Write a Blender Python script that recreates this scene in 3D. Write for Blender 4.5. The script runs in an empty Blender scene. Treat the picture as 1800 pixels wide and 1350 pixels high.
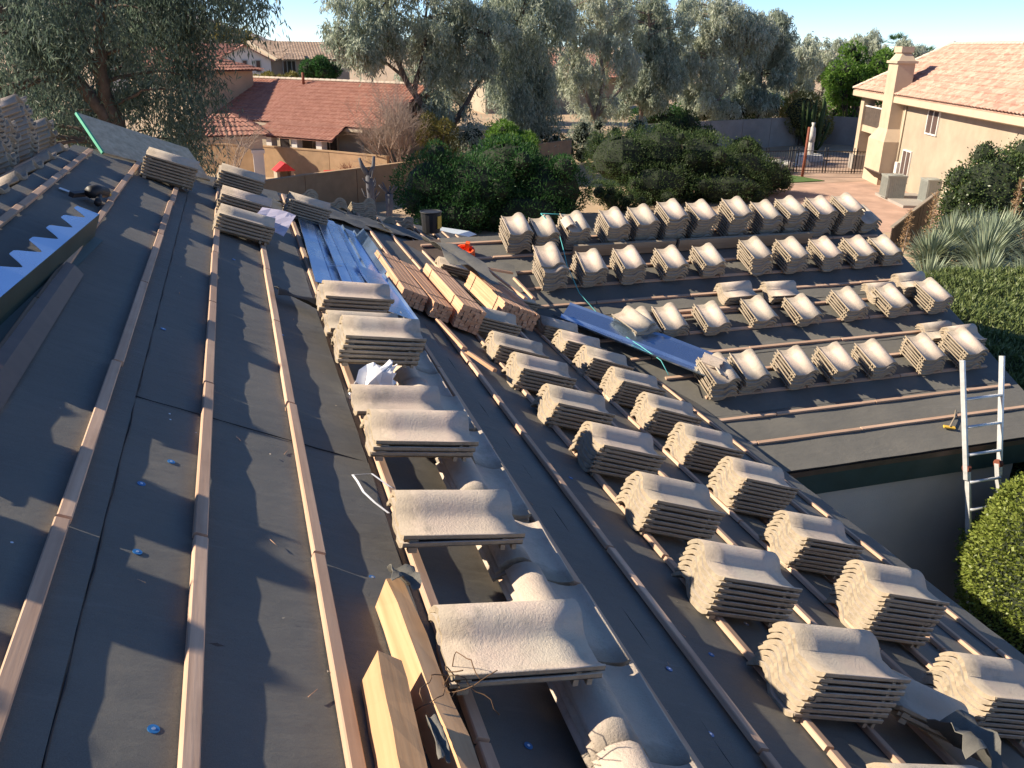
import bpy, math, random
import numpy as np
from mathutils import Matrix, Vector

random.seed(7)
rng = np.random.default_rng(11)
S = bpy.context.scene
C = S.collection
R = math.radians
CZ = 6.5                      # eye height above the yard

# ------------------------------------------------------------------ camera
cam = bpy.data.cameras.new('camera')
cam.sensor_width = 36.0
cam.lens = 30.0
cam.clip_start = 0.05
cam.clip_end = 6000
co = bpy.data.objects.new('camera', cam)
C.objects.link(co)
_Y = np.array([-502., -605., 1500.]); _Y /= np.linalg.norm(_Y)
_p = np.array([498., -590., 1500.])
_Z = np.cross(_Y, _p); _Z /= np.linalg.norm(_Z)
if _Z[1] > 0: _Z = -_Z
_X = np.cross(_Y, _Z)
_rot = np.array([_X, _Y, _Z]) @ np.diag([1., -1., -1.])
co.matrix_world = Matrix.Translation((0, 0, CZ)) @ Matrix([list(map(float, r)) for r in _rot]).to_4x4()
S.camera = co

# ------------------------------------------------------------------ sky, sun, exposure
SUN_EL, SUN_DIR = 33.5, (1.0, -0.36)         # light travels along +x, a little towards the viewer
w = bpy.data.worlds.new('World'); S.world = w; w.use_nodes = True
nt = w.node_tree; nt.nodes.clear()
sky = nt.nodes.new('ShaderNodeTexSky'); sky.sky_type = 'NISHITA'; sky.sun_disc = False
sky.sun_elevation = R(SUN_EL)
sky.sun_rotation = math.atan2(-SUN_DIR[0], -SUN_DIR[1])
sky.air_density = 0.55; sky.dust_density = 0.0; sky.ozone_density = 4.5
bg = nt.nodes.new('ShaderNodeBackground'); bg.inputs['Strength'].default_value = 0.102
wo = nt.nodes.new('ShaderNodeOutputWorld')
nt.links.new(sky.outputs[0], bg.inputs[0]); nt.links.new(bg.outputs[0], wo.inputs[0])
sl = bpy.data.lights.new('sun', 'SUN'); sl.energy = 5.0; sl.angle = R(0.55); sl.color = (1.0, 0.87, 0.68)
so = bpy.data.objects.new('sun', sl); C.objects.link(so)
_h = math.hypot(*SUN_DIR)
_d = Vector((SUN_DIR[0] / _h * math.cos(R(SUN_EL)), SUN_DIR[1] / _h * math.cos(R(SUN_EL)), -math.sin(R(SUN_EL))))
so.rotation_euler = _d.to_track_quat('-Z', 'Y').to_euler()
so.location = (-20, 6, 30)
S.view_settings.view_transform = 'Standard'
S.view_settings.look = 'None'
S.view_settings.exposure = 1.0
S.view_settings.gamma = 1.0
S.view_settings.use_curve_mapping = False
S.render.engine = 'CYCLES'
S.cycles.use_denoising = True
S.cycles.max_bounces = 6
S.cycles.transparent_max_bounces = 4

# ------------------------------------------------------------------ helpers
def tag(o, label=None, cat=None, group=None, kind=None):
    if label: o['label'] = label
    if cat: o['category'] = cat
    if group: o['group'] = group
    if kind: o['kind'] = kind
    return o

def empty(name, loc=(0, 0, 0), rz=0.0, label=None, cat=None, group=None):
    o = bpy.data.objects.new(name, None); C.objects.link(o)
    o.empty_display_size = 0.1
    o.location = loc; o.rotation_euler = (0, 0, rz)
    return tag(o, label, cat, group)

def link(name, me, parent=None, mat=None):
    o = bpy.data.objects.new(name, me); C.objects.link(o)
    if parent is not None: o.parent = parent
    if mat is not None:
        for m in (mat if isinstance(mat, (list, tuple)) else [mat]): me.materials.append(m)
    return o

def fast_mesh(name, verts, faces, smooth=False):
    """verts (n,3) array; faces (m,k) array of one face size"""
    me = bpy.data.meshes.new(name)
    v = np.asarray(verts, dtype=np.float32); f = np.asarray(faces, dtype=np.int32)
    m, k = f.shape
    me.vertices.add(len(v)); me.vertices.foreach_set('co', v.ravel())
    me.loops.add(m * k); me.loops.foreach_set('vertex_index', f.ravel())
    me.polygons.add(m)
    me.polygons.foreach_set('loop_start', np.arange(0, m * k, k, dtype=np.int32))
    me.polygons.foreach_set('loop_total', np.full(m, k, dtype=np.int32))
    if smooth: me.polygons.foreach_set('use_smooth', np.ones(m, dtype=bool))
    me.update(calc_edges=True)
    return me

BOXF = [(0, 3, 2, 1), (4, 5, 6, 7), (0, 1, 5, 4), (1, 2, 6, 5), (2, 3, 7, 6), (3, 0, 4, 7)]
class MB:
    def __init__(s): s.v = []; s.f = []; s.sm = []; s.mi = []
    def add(s, vs, fs, smooth=False, mi=0):
        b = len(s.v); s.v += [tuple(map(float, p)) for p in vs]
        for f in fs:
            s.f.append(tuple(i + b for i in f)); s.sm.append(smooth); s.mi.append(mi)
        return s
    def hexa(s, pts, mi=0):                  # 4 bottom, 4 top corners
        return s.add(pts, BOXF, mi=mi)
    def box(s, c, d, rz=0.0, M=None, mi=0):
        x, y, z = d[0] / 2, d[1] / 2, d[2] / 2
        pts = [(-x, -y, -z), (x, -y, -z), (x, y, -z), (-x, y, -z), (-x, -y, z), (x, -y, z), (x, y, z), (-x, y, z)]
        if M is None: M = Matrix.Translation(c) @ Matrix.Rotation(rz, 4, 'Z')
        return s.hexa([M @ Vector(p) for p in pts], mi)
    def tube(s, path, rad, n=6, caps=True, smooth=True, mi=0):
        P = [Vector(p) for p in path]
        if not hasattr(rad, '__len__'): rad = [rad] * len(P)
        vs, fs = [], []
        up = Vector((0.13, 0.21, 1)).normalized()
        for i, p in enumerate(P):
            t = (P[min(i + 1, len(P) - 1)] - P[max(i - 1, 0)])
            t = t.normalized() if t.length > 1e-9 else Vector((0, 0, 1))
            a = t.cross(up)
            if a.length < 1e-3: a = t.cross(Vector((1, 0, 0)))
            a.normalize(); b = t.cross(a)
            for k in range(n):
                an = 2 * math.pi * k / n
                vs.append(p + (a * math.cos(an) + b * math.sin(an)) * rad[i])
        for i in range(len(P) - 1):
            for k in range(n):
                k2 = (k + 1) % n
                fs.append((i * n + k, i * n + k2, (i + 1) * n + k2, (i + 1) * n + k))
        if caps:
            fs.append(tuple(range(n - 1, -1, -1))); fs.append(tuple((len(P) - 1) * n + k for k in range(n)))
        return s.add(vs, fs, smooth, mi)
    def disc(s, c, r, h, n=12, M=None, mi=0, r2=None):
        r2 = r if r2 is None else r2
        vs = [(math.cos(2 * math.pi * k / n) * r, math.sin(2 * math.pi * k / n) * r, 0) for k in range(n)] + \
             [(math.cos(2 * math.pi * k / n) * r2, math.sin(2 * math.pi * k / n) * r2, h) for k in range(n)]
        M = (M or Matrix()) @ Matrix.Translation(c) if M is not None else Matrix.Translation(c)
        fs = [(k, (k + 1) % n, n + (k + 1) % n, n + k) for k in range(n)] + [tuple(range(n - 1, -1, -1)), tuple(range(n, 2 * n))]
        return s.add([M @ Vector(p) for p in vs], fs, mi=mi)
    def sheet(s, grid, thick=0.0, nrm=(0, 0, 1), smooth=True, mi=0):
        """grid: rows of points; a thin closed slab under the sheet"""
        r, c = len(grid), len(grid[0])
        vs = [p for row in grid for p in row]
        fs = [(i * c + j, i * c + j + 1, (i + 1) * c + j + 1, (i + 1) * c + j) for i in range(r - 1) for j in range(c - 1)]
        if thick:
            n0 = Vector(nrm).normalized() * thick
            k = len(vs)
            vs = vs + [Vector(p) - n0 for p in vs]
            fs2 = [tuple(k + q for q in reversed(f)) for f in fs]
            rim = [i for i in range(c)] + [i * c + c - 1 for i in range(1, r)] + [(r - 1) * c + j for j in range(c - 2, -1, -1)] + [i * c for i in range(r - 2, 0, -1)]
            nr = len(rim)
            s.add([vs[q] for q in rim] + [vs[k + q] for q in rim], [((i + 1) % nr, i, nr + i, nr + (i + 1) % nr) for i in range(nr)], False, mi)
            fs = fs + fs2
        return s.add(vs, fs, smooth, mi)
    def mesh(s, name):
        me = bpy.data.meshes.new(name); me.from_pydata(s.v, [], s.f)
        me.polygons.foreach_set('use_smooth', s.sm); me.polygons.foreach_set('material_index', s.mi)
        me.update(); return me
    def build(s, name, mat, parent=None):
        return link(name, s.mesh(name), parent, mat)

def copy_tree(o, parent=None):
    c = o.copy(); C.objects.link(c); c.parent = parent
    for ch in [x for x in o.children]: copy_tree(ch, c)
    return c

# ------------------------------------------------------------------ materials
class Mt:
    def __init__(s, name):
        s.m = bpy.data.materials.new(name); s.m.use_nodes = True
        s.t = s.m.node_tree; s.b = s.t.nodes['Principled BSDF']; s.n = s.t.nodes.new; s.l = s.t.links.new
        s.tc = None
    def coord(s, kind='Object', scale=None):
        tc = s.n('ShaderNodeTexCoord')
        if scale is None: return tc.outputs[kind]
        mp = s.n('ShaderNodeMapping'); mp.inputs['Scale'].default_value = scale
        s.l(tc.outputs[kind], mp.inputs['Vector']); return mp.outputs[0]
    def noise(s, sc, detail=4, rough=0.55, vec=None, out='Fac'):
        x = s.n('ShaderNodeTexNoise'); x.inputs['Scale'].default_value = sc
        x.inputs['Detail'].default_value = detail; x.inputs['Roughness'].default_value = rough
        if vec is not None: s.l(vec, x.inputs['Vector'])
        return x.outputs[out]
    def ramp(s, fac, stops):
        r = s.n('ShaderNodeValToRGB'); e = r.color_ramp.elements
        e[0].position, e[0].color = stops[0][0], (*stops[0][1], 1)
        e[1].position, e[1].color = stops[-1][0], (*stops[-1][1], 1)
        for p, c in stops[1:-1]:
            q = e.new(p); q.color = (*c, 1)
        s.l(fac, r.inputs[0]); return r.outputs[0]
    def mix(s, fac, a, b, mode='MIX'):
        x = s.n('ShaderNodeMix'); x.data_type = 'RGBA'; x.blend_type = mode
        for i, v in ((0, fac), (6, a), (7, b)):
            if isinstance(v, (int, float)): x.inputs[i].default_value = v
            elif isinstance(v, tuple): x.inputs[i].default_value = (*v, 1)
            else: s.l(v, x.inputs[i])
        return x.outputs[2]
    def math(s, op, a, b=None):
        x = s.n('ShaderNodeMath'); x.operation = op
        for i, v in ((0, a), (1, b)):
            if v is None: continue
            if isinstance(v, (int, float)): x.inputs[i].default_value = v
            else: s.l(v, x.inputs[i])
        return x.outputs[0]
    def maprange(s, v, a, b, c, d):
        x = s.n('ShaderNodeMapRange')
        s.l(v, x.inputs[0])
        for i, q in enumerate((a, b, c, d)): x.inputs[i + 1].default_value = q
        return x.outputs[0]
    def rand(s): return s.n('ShaderNodeObjectInfo').outputs['Random']
    def island(s): return s.n('ShaderNodeNewGeometry').outputs['Random Per Island']
    def bump(s, h, strength=0.3, dist=0.01, prev=None):
        b = s.n('ShaderNodeBump'); b.inputs['Strength'].default_value = strength; b.inputs['Distance'].default_value = dist
        s.l(h, b.inputs['Height'])
        if prev is not None: s.l(prev, b.inputs['Normal'])
        return b.outputs[0]
    def done(s, col=None, rough=None, normal=None, metal=None, spec=None):
        for k, v in (('Base Color', col), ('Roughness', rough), ('Normal', normal), ('Metallic', metal), ('Specular IOR Level', spec)):
            if v is None: continue
            if isinstance(v, (int, float)): s.b.inputs[k].default_value = v
            elif isinstance(v, tuple): s.b.inputs[k].default_value = (*v, 1)
            else: s.l(v, s.b.inputs[k])
        return s.m

M = {}
def simple(key, col, rough=0.6, metal=0.0, var=0.15, sc=6.0, bump=0.0, bsc=60.0, spec=0.4):
    a = Mt(key)
    v = a.coord()
    n = a.noise(sc, 5, 0.6, v)
    c = a.mix(a.maprange(n, 0.3, 0.7, 0, 1), tuple(x * (1 - var) for x in col), tuple(min(1, x * (1 + var)) for x in col))
    nr = a.bump(a.noise(bsc, 4, 0.6, v), bump, 0.01) if bump else None
    M[key] = a.done(c, rough, nr, metal, spec); return M[key]

# roofing felt: grey granules, scuffs and faint creases
a = Mt('felt'); v = a.coord('Object')
n1 = a.noise(1.3, 5, 0.6, v); n2 = a.noise(9, 6, 0.65, v); n3 = a.noise(420, 3, 0.7, v)
scuff = a.noise(1.0, 6, 0.7, a.coord('Object', (2.2, 14, 2.2)))
c = a.ramp(n1, [(0.28, (0.088, 0.088, 0.082)), (0.5, (0.115, 0.111, 0.100)), (0.75, (0.155, 0.145, 0.125))])
c = a.mix(a.maprange(n2, 0.5, 0.8, 0, 0.45), c, (0.070, 0.073, 0.071))
c = a.mix(a.maprange(scuff, 0.60, 0.78, 0, 0.5), c, (0.24, 0.23, 0.21))
c = a.mix(a.maprange(n3, 0.3, 0.75, 0, 0.6), c, (0.22, 0.205, 0.175))
nb = a.bump(n3, 0.5, 0.0025); nb = a.bump(a.noise(5, 5, 0.55, a.coord('Object', (1, 2.5, 1))), 0.35, 0.02, nb)
M['felt'] = a.done(c, 0.72, nb, spec=0.35)

def wood(key, dark, light, axis='Y', stain=None):
    a = Mt(key)
    sc = {'Y': (26, 1.4, 26), 'X': (1.4, 26, 26), 'Z': (26, 26, 1.4)}[axis]
    oi = a.n('ShaderNodeObjectInfo')
    ad = a.n('ShaderNodeVectorMath'); ad.operation = 'MULTIPLY_ADD'
    a.l(a.coord('Object'), ad.inputs[0]); ad.inputs[1].default_value = sc
    cb = a.n('ShaderNodeCombineXYZ')
    for i in range(3): a.l(a.math('MULTIPLY', oi.outputs['Random'], 37.0 + 11 * i), cb.inputs[i])
    a.l(cb.outputs[0], ad.inputs[2])
    g = a.noise(1.0, 5, 0.6, ad.outputs[0])
    b = a.noise(3.0, 4, 0.6, a.coord('Object'))
    c = a.mix(a.maprange(g, 0.32, 0.68, 0, 1), dark, light)
    c = a.mix(a.maprange(oi.outputs['Random'], 0, 1, 0, 0.55), c, tuple(x * 0.72 for x in dark))
    c = a.mix(a.maprange(b, 0.55, 0.8, 0, 0.5), c, stain or tuple(x * 0.55 for x in dark))
    M[key] = a.done(c, 0.75, a.bump(g, 0.35, 0.004), spec=0.25); return M[key]
wood('batten', (0.47, 0.30, 0.205), (0.68, 0.475, 0.34))
wood('battenX', (0.47, 0.30, 0.205), (0.68, 0.475, 0.34), 'X')
wood('stick', (0.56, 0.31, 0.18), (0.74, 0.47, 0.30))
wood('beam', (0.46, 0.27, 0.14), (0.66, 0.43, 0.25), stain=(0.20, 0.13, 0.075))
wood('greywood', (0.30, 0.24, 0.17), (0.42, 0.35, 0.27), 'X')
wood('barkdead', (0.075, 0.075, 0.085), (0.15, 0.15, 0.17), 'Z')
a = Mt('plywood'); v = a.coord('Object')
c = a.ramp(a.noise(16, 5, 0.7, v), [(0.3, (0.36, 0.30, 0.21)), (0.55, (0.52, 0.44, 0.31)), (0.75, (0.64, 0.55, 0.41))])
M['plywood'] = a.done(c, 0.8, a.bump(a.noise(60, 4, 0.6, v), 0.4, 0.004))

def tile_mat(key, base, pink, head):
    a = Mt(key); v = a.coord('Object')
    oi = a.n('ShaderNodeObjectInfo').outputs['Random']
    sp = a.n('ShaderNodeSeparateXYZ'); a.l(v, sp.inputs[0])
    off = a.n('ShaderNodeVectorMath'); off.operation = 'ADD'; a.l(v, off.inputs[0])
    cb = a.n('ShaderNodeCombineXYZ')
    for i in range(3): a.l(a.math('MULTIPLY', oi, 23.0 + 9 * i), cb.inputs[i])
    a.l(cb.outputs[0], off.inputs[1]); vv = off.outputs[0]
    n1 = a.noise(5, 4, 0.6, vv); n2 = a.noise(22, 5, 0.65, vv); n3 = a.noise(130, 4, 0.75, vv)
    c = a.mix(a.maprange(n1, 0.35, 0.65, 0, 1), base, pink)
    c = a.mix(a.maprange(oi, 0, 1, 0, 0.55), c, tuple(x * 0.68 for x in base))
    c = a.mix(a.maprange(a.math('FRACT', a.math('MULTIPLY', oi, 7.3)), .55, 1, 0, .6), c, pink)
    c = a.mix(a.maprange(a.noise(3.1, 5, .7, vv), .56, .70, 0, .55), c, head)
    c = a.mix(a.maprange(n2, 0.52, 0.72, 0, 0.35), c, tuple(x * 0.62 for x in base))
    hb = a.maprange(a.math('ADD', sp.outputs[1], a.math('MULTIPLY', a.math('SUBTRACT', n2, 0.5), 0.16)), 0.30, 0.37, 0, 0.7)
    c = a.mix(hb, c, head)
    c = a.mix(a.maprange(n3, 0.58, 0.75, 0, 0.35), c, tuple(x * 0.5 for x in base))
    nb = a.bump(n3, 0.9, 0.004); nb = a.bump(n2, 0.3, 0.006, nb)
    M[key] = a.done(c, 0.9, nb, spec=0.12); return M[key]
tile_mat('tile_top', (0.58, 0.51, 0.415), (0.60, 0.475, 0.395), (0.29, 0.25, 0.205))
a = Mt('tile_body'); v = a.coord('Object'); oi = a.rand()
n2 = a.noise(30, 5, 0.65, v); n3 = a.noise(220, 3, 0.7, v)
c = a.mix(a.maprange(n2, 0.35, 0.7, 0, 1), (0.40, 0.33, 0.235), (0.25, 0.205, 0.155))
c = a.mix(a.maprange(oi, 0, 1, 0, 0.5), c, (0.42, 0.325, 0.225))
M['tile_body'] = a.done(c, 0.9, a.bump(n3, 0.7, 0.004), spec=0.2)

a = Mt('steel'); v = a.coord('Object')
c = a.mix(a.maprange(a.noise(1.2, 3, 0.5, v), 0.35, 0.7, 0, 1), (0.42, 0.56, 0.77), (0.36, 0.50, 0.72))
M['steel'] = a.done(c, a.maprange(a.noise(2.0, 3, 0.5, v), 0.3, 0.7, 0.22, 0.34), None, 0.95)
simple('alu', (0.66, 0.66, 0.66), 0.45, 0.45, 0.12, 20, 0.1)
simple('darkgreen', (0.028, 0.055, 0.050), 0.5, 0, 0.2, 4, 0.1, 60)
simple('brownmetal', (0.10, 0.062, 0.045), 0.42, 0.2, 0.2, 8)
simple('stucco', (0.48, 0.375, 0.27), 0.9, 0, 0.10, 1.2, 0.5, 90)
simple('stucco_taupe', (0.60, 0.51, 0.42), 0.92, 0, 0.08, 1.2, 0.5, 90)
simple('stucco_cream', (0.36, 0.295, 0.22), 0.9, 0, 0.13, 0.9, 0.6, 40)
simple('stucco_white', (0.66, 0.62, 0.57), 0.9, 0, 0.06, 0.7)
simple('trim', (0.46, 0.38, 0.28), 0.8, 0, 0.06, 2)
simple('whitepaint', (0.75, 0.73, 0.68), 0.5, 0, 0.05, 4)
simple('blockwall', (0.36, 0.235, 0.135), 0.92, 0, 0.14, 2.2, 0.5, 40)
simple('greywall', (0.30, 0.27, 0.24), 0.92, 0, 0.14, 1.2, 0.5, 30)
simple('gravel', (0.42, 0.27, 0.20), 0.95, 0, 0.22, 0.9, 0.8, 14)
simple('dirt', (0.40, 0.29, 0.19), 0.95, 0, 0.22, 0.5, 0.6, 8)
simple('pavers', (0.34, 0.24, 0.18), 0.9, 0, 0.2, 0.7, 0.4, 9)
simple('acgrey', (0.32, 0.33, 0.30), 0.55, 0.3, 0.08, 5)
simple('dark', (0.02, 0.02, 0.022), 0.55, 0, 0.2, 8)
simple('darkwood', (0.075, 0.055, 0.045), 0.8, 0, 0.25, 5, 0.3, 40)
simple('rust', (0.20, 0.06, 0.035), 0.8, 0, 0.25, 9, 0.3, 80)
simple('nailblue', (0.03, 0.16, 0.40), 0.35, 0, 0.1, 40)
simple('nailhead', (0.75, 0.77, 0.8), 0.3, 0.8, 0.05, 40)
simple('paper', (0.78, 0.78, 0.80), 0.75, 0, 0.04, 15)
simple('card', (0.50, 0.46, 0.56), 0.7, 0, 0.05, 6)
simple('orange', (0.85, 0.13, 0.03), 0.4, 0, 0.06, 12)
simple('yellow', (0.72, 0.44, 0.06), 0.5, 0, 0.1, 12)
simple('teal', (0.10, 0.42, 0.42), 0.6, 0, 0.1, 12)
simple('greenpaint', (0.05, 0.38, 0.22), 0.6, 0, 0.15, 22)
simple('twine', (0.13, 0.075, 0.04), 0.85, 0, 0.3, 30)
simple('red', (0.55, 0.03, 0.035), 0.45, 0, 0.1, 6)
simple('bluepl', (0.03, 0.07, 0.35), 0.45, 0, 0.1, 6)
simple('carpaint', (0.62, 0.68, 0.74), 0.22, 0.1, 0.03, 3, spec=0.6)
simple('hillrock', (0.26, 0.22, 0.20), 0.95, 0, 0.30, 0.02, 0.0)
simple('statue', (0.52, 0.50, 0.46), 0.85, 0, 0.12, 6, 0.4, 40)
simple('bark', (0.10, 0.072, 0.055), 0.9, 0, 0.35, 7, 0.6, 30)
simple('barkpale', (0.24, 0.18, 0.145), 0.9, 0, 0.35, 5, 0.5, 30)
simple('twigs', (0.34, 0.26, 0.21), 0.9, 0, 0.25, 5)
a = Mt('glass'); M['glass'] = a.done((0.045, 0.040, 0.042), 0.08, None, 0.0, 0.8)
a = Mt('screen'); M['screen'] = a.done(a.mix(a.maprange(a.noise(3, 3, 0.5, a.coord()), 0.3, 0.7, 0, 1), (0.085, 0.055, 0.050), (0.11, 0.075, 0.065)), 0.45, None, 0.0, 0.5)

def leafmat(key, cols, rough=0.5, trans=0.5, spec=0.3):
    a = Mt(key)
    c = a.ramp(a.island(), [(0.0, cols[0]), (0.5, cols[1]), (1.0, cols[2])])
    big = a.noise(0.55, 3, 0.5, a.coord('Object'))
    c = a.mix(a.maprange(big, 0.35, 0.7, 0, 0.35), c, tuple(x * 0.7 for x in cols[1]))
    a.done(c, rough, None, 0.0, spec)
    tr = a.n('ShaderNodeBsdfTranslucent'); a.l(c, tr.inputs[0])
    mx = a.n('ShaderNodeMixShader'); mx.inputs[0].default_value = trans
    a.l(a.b.outputs[0], mx.inputs[1]); a.l(tr.outputs[0], mx.inputs[2])
    a.l(mx.outputs[0], a.t.nodes['Material Output'].inputs[0])
    M[key] = a.m
leafmat('leaf_euc', [(0.20, 0.25, 0.185), (0.36, 0.415, 0.32), (0.56, 0.60, 0.48)])
leafmat('leaf_eucdark', [(0.055, 0.09, 0.07), (0.105, 0.15, 0.115), (0.21, 0.26, 0.185)])
leafmat('leaf_pale', [(0.30, 0.345, 0.255), (0.47, 0.51, 0.40), (0.66, 0.68, 0.56)])
leafmat('leaf_green', [(0.022, 0.070, 0.022), (0.038, 0.105, 0.030), (0.070, 0.16, 0.045)])
leafmat('leaf_lime', [(0.08, 0.17, 0.025), (0.12, 0.23, 0.035), (0.17, 0.29, 0.055)])
leafmat('leaf_olive', [(0.035, 0.072, 0.024), (0.062, 0.108, 0.036), (0.13, 0.18, 0.060)])
leafmat('leaf_glossy', [(0.030, 0.060, 0.018), (0.060, 0.095, 0.030), (0.12, 0.16, 0.050)], 0.35, 0.15, 0.5)
leafmat('leaf_ball', [(0.13, 0.17, 0.030), (0.19, 0.235, 0.045), (0.28, 0.32, 0.075)], 0.45, 0.2)
leafmat('leaf_hedge', [(0.080, 0.115, 0.035), (0.115, 0.155, 0.050), (0.20, 0.235, 0.090)], 0.45, 0.2)
leafmat('leaf_yucca', [(0.19, 0.245, 0.165), (0.28, 0.335, 0.225), (0.42, 0.44, 0.28)], 0.5, 0.15)
leafmat('leaf_dry', [(0.26, 0.15, 0.07), (0.36, 0.22, 0.11), (0.44, 0.30, 0.17)], 0.7, 0.1)
leafmat('leaf_yellow', [(0.16, 0.15, 0.03), (0.24, 0.21, 0.05), (0.30, 0.26, 0.09)], 0.6, 0.25)
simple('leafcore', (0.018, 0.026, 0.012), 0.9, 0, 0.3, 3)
simple('grass', (0.070, 0.125, 0.030), 0.9, 0, 0.3, 3, 0.8, 60)

# barrel-tile roofs of the neighbours (tiles a few pixels wide: relief is in the mesh, tint here)
def roofmat(key, c0, c1, c2):
    a = Mt(key)
    vo = a.n('ShaderNodeTexVoronoi'); vo.inputs['Scale'].default_value = 4.6; a.l(a.coord('Object'), vo.inputs['Vector'])
    sx = a.n('ShaderNodeSeparateColor'); a.l(vo.outputs['Color'], sx.inputs[0])
    n = a.noise(2.0, 4, 0.7, a.coord('Object'))
    c = a.ramp(sx.outputs[0], [(0.05, c0), (0.5, c1), (0.95, c2)])
    c = a.mix(a.maprange(n, 0.5, 0.8, 0, 0.5), c, tuple(x * 0.8 for x in c1))
    M[key] = a.done(c, 0.85, a.bump(a.noise(60, 3, 0.6, a.coord('Object')), 0.3, 0.01))
roofmat('rooftile_red', (0.32, 0.14, 0.10), (0.37, 0.17, 0.12), (0.42, 0.205, 0.15))
roofmat('rooftile_pink', (0.36, 0.20, 0.15), (0.43, 0.27, 0.20), (0.50, 0.345, 0.265))
roofmat('rooftile_brown', (0.26, 0.17, 0.12), (0.34, 0.24, 0.17), (0.42, 0.31, 0.23))

# ================================================================== SETTING
def struct(name, mb, mat):
    o = mb.build(name, mat); o['kind'] = 'structure'; return o

def gridsheet(x0, x1, y0, y1, n, m, zf):
    return [[(x0 + (x1 - x0) * i / n, y0 + (y1 - y0) * j / m, zf(x0 + (x1 - x0) * i / n, y0 + (y1 - y0) * j / m)) for i in range(n + 1)] for j in range(m + 1)]
mb = MB(); mb.add([(-4000, -4000, 0), (4000, -4000, 0), (4000, 4000, 0), (-4000, 4000, 0)], [(0, 1, 2, 3)])
struct('ground', mb, M['dirt'])
mb = MB(); mb.add([(20.5, 26.5, .004), (30.8, 27.5, .004), (33.2, 38.5, .004), (24.5, 38.0, .004), (21.5, 31, .004)], [(0, 1, 2, 3, 4)])
struct('gravel_yard', mb, M['gravel'])
mb = MB(); mb.add([(25.0, 38.02, .008), (33.5, 38.6, .008), (40.0, 50, .008), (26.5, 48, .008)], [(0, 1, 2, 3)])
struct('patio', mb, M['pavers'])
mb = MB(); mb.add([(24.2, 38.4, .05), (29.4, 38.8, .05), (28.8, 41.2, .05), (24.4, 41.4, .05), (24.2, 38.4, 0), (29.4, 38.8, 0), (28.8, 41.2, 0), (24.4, 41.4, 0)], [(0, 1, 2, 3), (0, 4, 5, 1), (1, 5, 6, 2), (2, 6, 7, 3), (3, 7, 4, 0)])
struct('lawn', mb, M['grass'])
mb = MB(); mb.sheet([[(x, y, max(0.02, 1.95 * math.exp(-((x - 18) / 6.0) ** 4 - ((y - 14.5) / 5.0) ** 4) + .08 * math.sin(x * 2.1 + y))) for x in np.linspace(10.5, 27, 34)] for y in np.linspace(8, 22, 28)])
struct('planting_bank', mb, M['dirt'])
# far desert hill
def hz(x, y):
    r = math.hypot((x + 330) / 430, (y - 1700) / 500)
    return max(-5, 150 * max(0, 1 - r) ** 1.1 + 9 * math.sin(x * .021 + 1) * math.sin(y * .017) * max(0, 1 - r) + 3 * math.sin(x * .09) * math.cos(y * .07))
mb = MB(); mb.sheet(gridsheet(-900, 260, 1200, 2300, 90, 60, hz)); struct('hill', mb, M['hillrock'])

# ================================================================== OWN HOUSE: frames of the two roof slopes
TM, ZM = 0.46534, CZ - 1.43757              # main slope falls towards +x
TH = math.atan(TM)
SV = Vector((math.cos(TH), 0, -math.sin(TH))); NV = Vector((math.sin(TH), 0, math.cos(TH))); YV = Vector((0, 1, 0)); XV = Vector((1, 0, 0))
def Mp(x, y, h=0.0): return Vector((x, y, ZM - TM * x)) + NV * h
XR, XE = -1.28, 4.25                         # ridge, eave
PH = R(20.0); TW = math.tan(PH); WY, WZ = 6.2, CZ - 3.78   # wing slope rises towards +y
WV = Vector((0, math.cos(PH), math.sin(PH))); WN = Vector((0, -math.sin(PH), math.cos(PH)))
def Wp(x, y, h=0.0): return Vector((x, y, WZ + TW * (y - WY))) + WN * h
WR = 10.34                                   # wing ridge
def hipx(y): return XR + 0.79 * (y - 8.15)   # hip line of the main slope
def hipy(x): return 8.15 + (x - XR) / 0.79
def rakex(y): return 8.12 + 0.13 * (y - WY)
def valx(y): return (ZM - (WZ + TW * (y - WY))) / TM   # where wing and main slopes meet

house = empty('house', (0, 0, 0), 0, 'house being re-roofed, bare felt with battens on a long slope and a lower wing', 'house')

# main slope deck
mb = MB()
def slab(mb, pts, n, t):
    k = len(pts); n = Vector(n).normalized() * t
    mb.add(list(pts) + [Vector(p) - n for p in pts], [tuple(range(k)), tuple(range(2 * k - 1, k - 1, -1))] + [((i + 1) % k, i, k + i, k + (i + 1) % k) for i in range(k)])
slab(mb, [Mp(XR, -4), Mp(XE, -4), Mp(XE, hipy(XE)), Mp(XR, hipy(XR))], NV, 0.10)
main_roof = mb.build('main_roof', M['darkwood'], house); main_roof['label'] = 'long roof slope under grey felt'
NO = Vector((-math.sin(TH), 0, math.cos(TH)))
def Op(x, y, h=0.0): return Vector((x, y, ZM - TM * XR + TM * (x - XR))) + NO * h      # slope on the far side of the ridge
mb = MB(); slab(mb, [Op(-5.2, -4), Op(XR - .001, -4), Op(XR - .001, 8.15), Op(-5.2, 13)], NO, 0.10)
back_roof = mb.build('back_roof', M['felt'], house)
mb = MB(); hz0 = (ZM - TM * XR)
slab(mb, [(XR, 8.15, hz0), (XE, hipy(XE), ZM - TM * XE), (XE, hipy(XE) + 1.2, ZM - TM * XE - .5), (-5.2, 14.2, Op(-5.2, 13).z - .5), (-5.2, 13, Op(-5.2, 13).z)], (0, .42, .9), 0.08)
hip_roof = mb.build('hip_roof', M['felt'], house)
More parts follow.
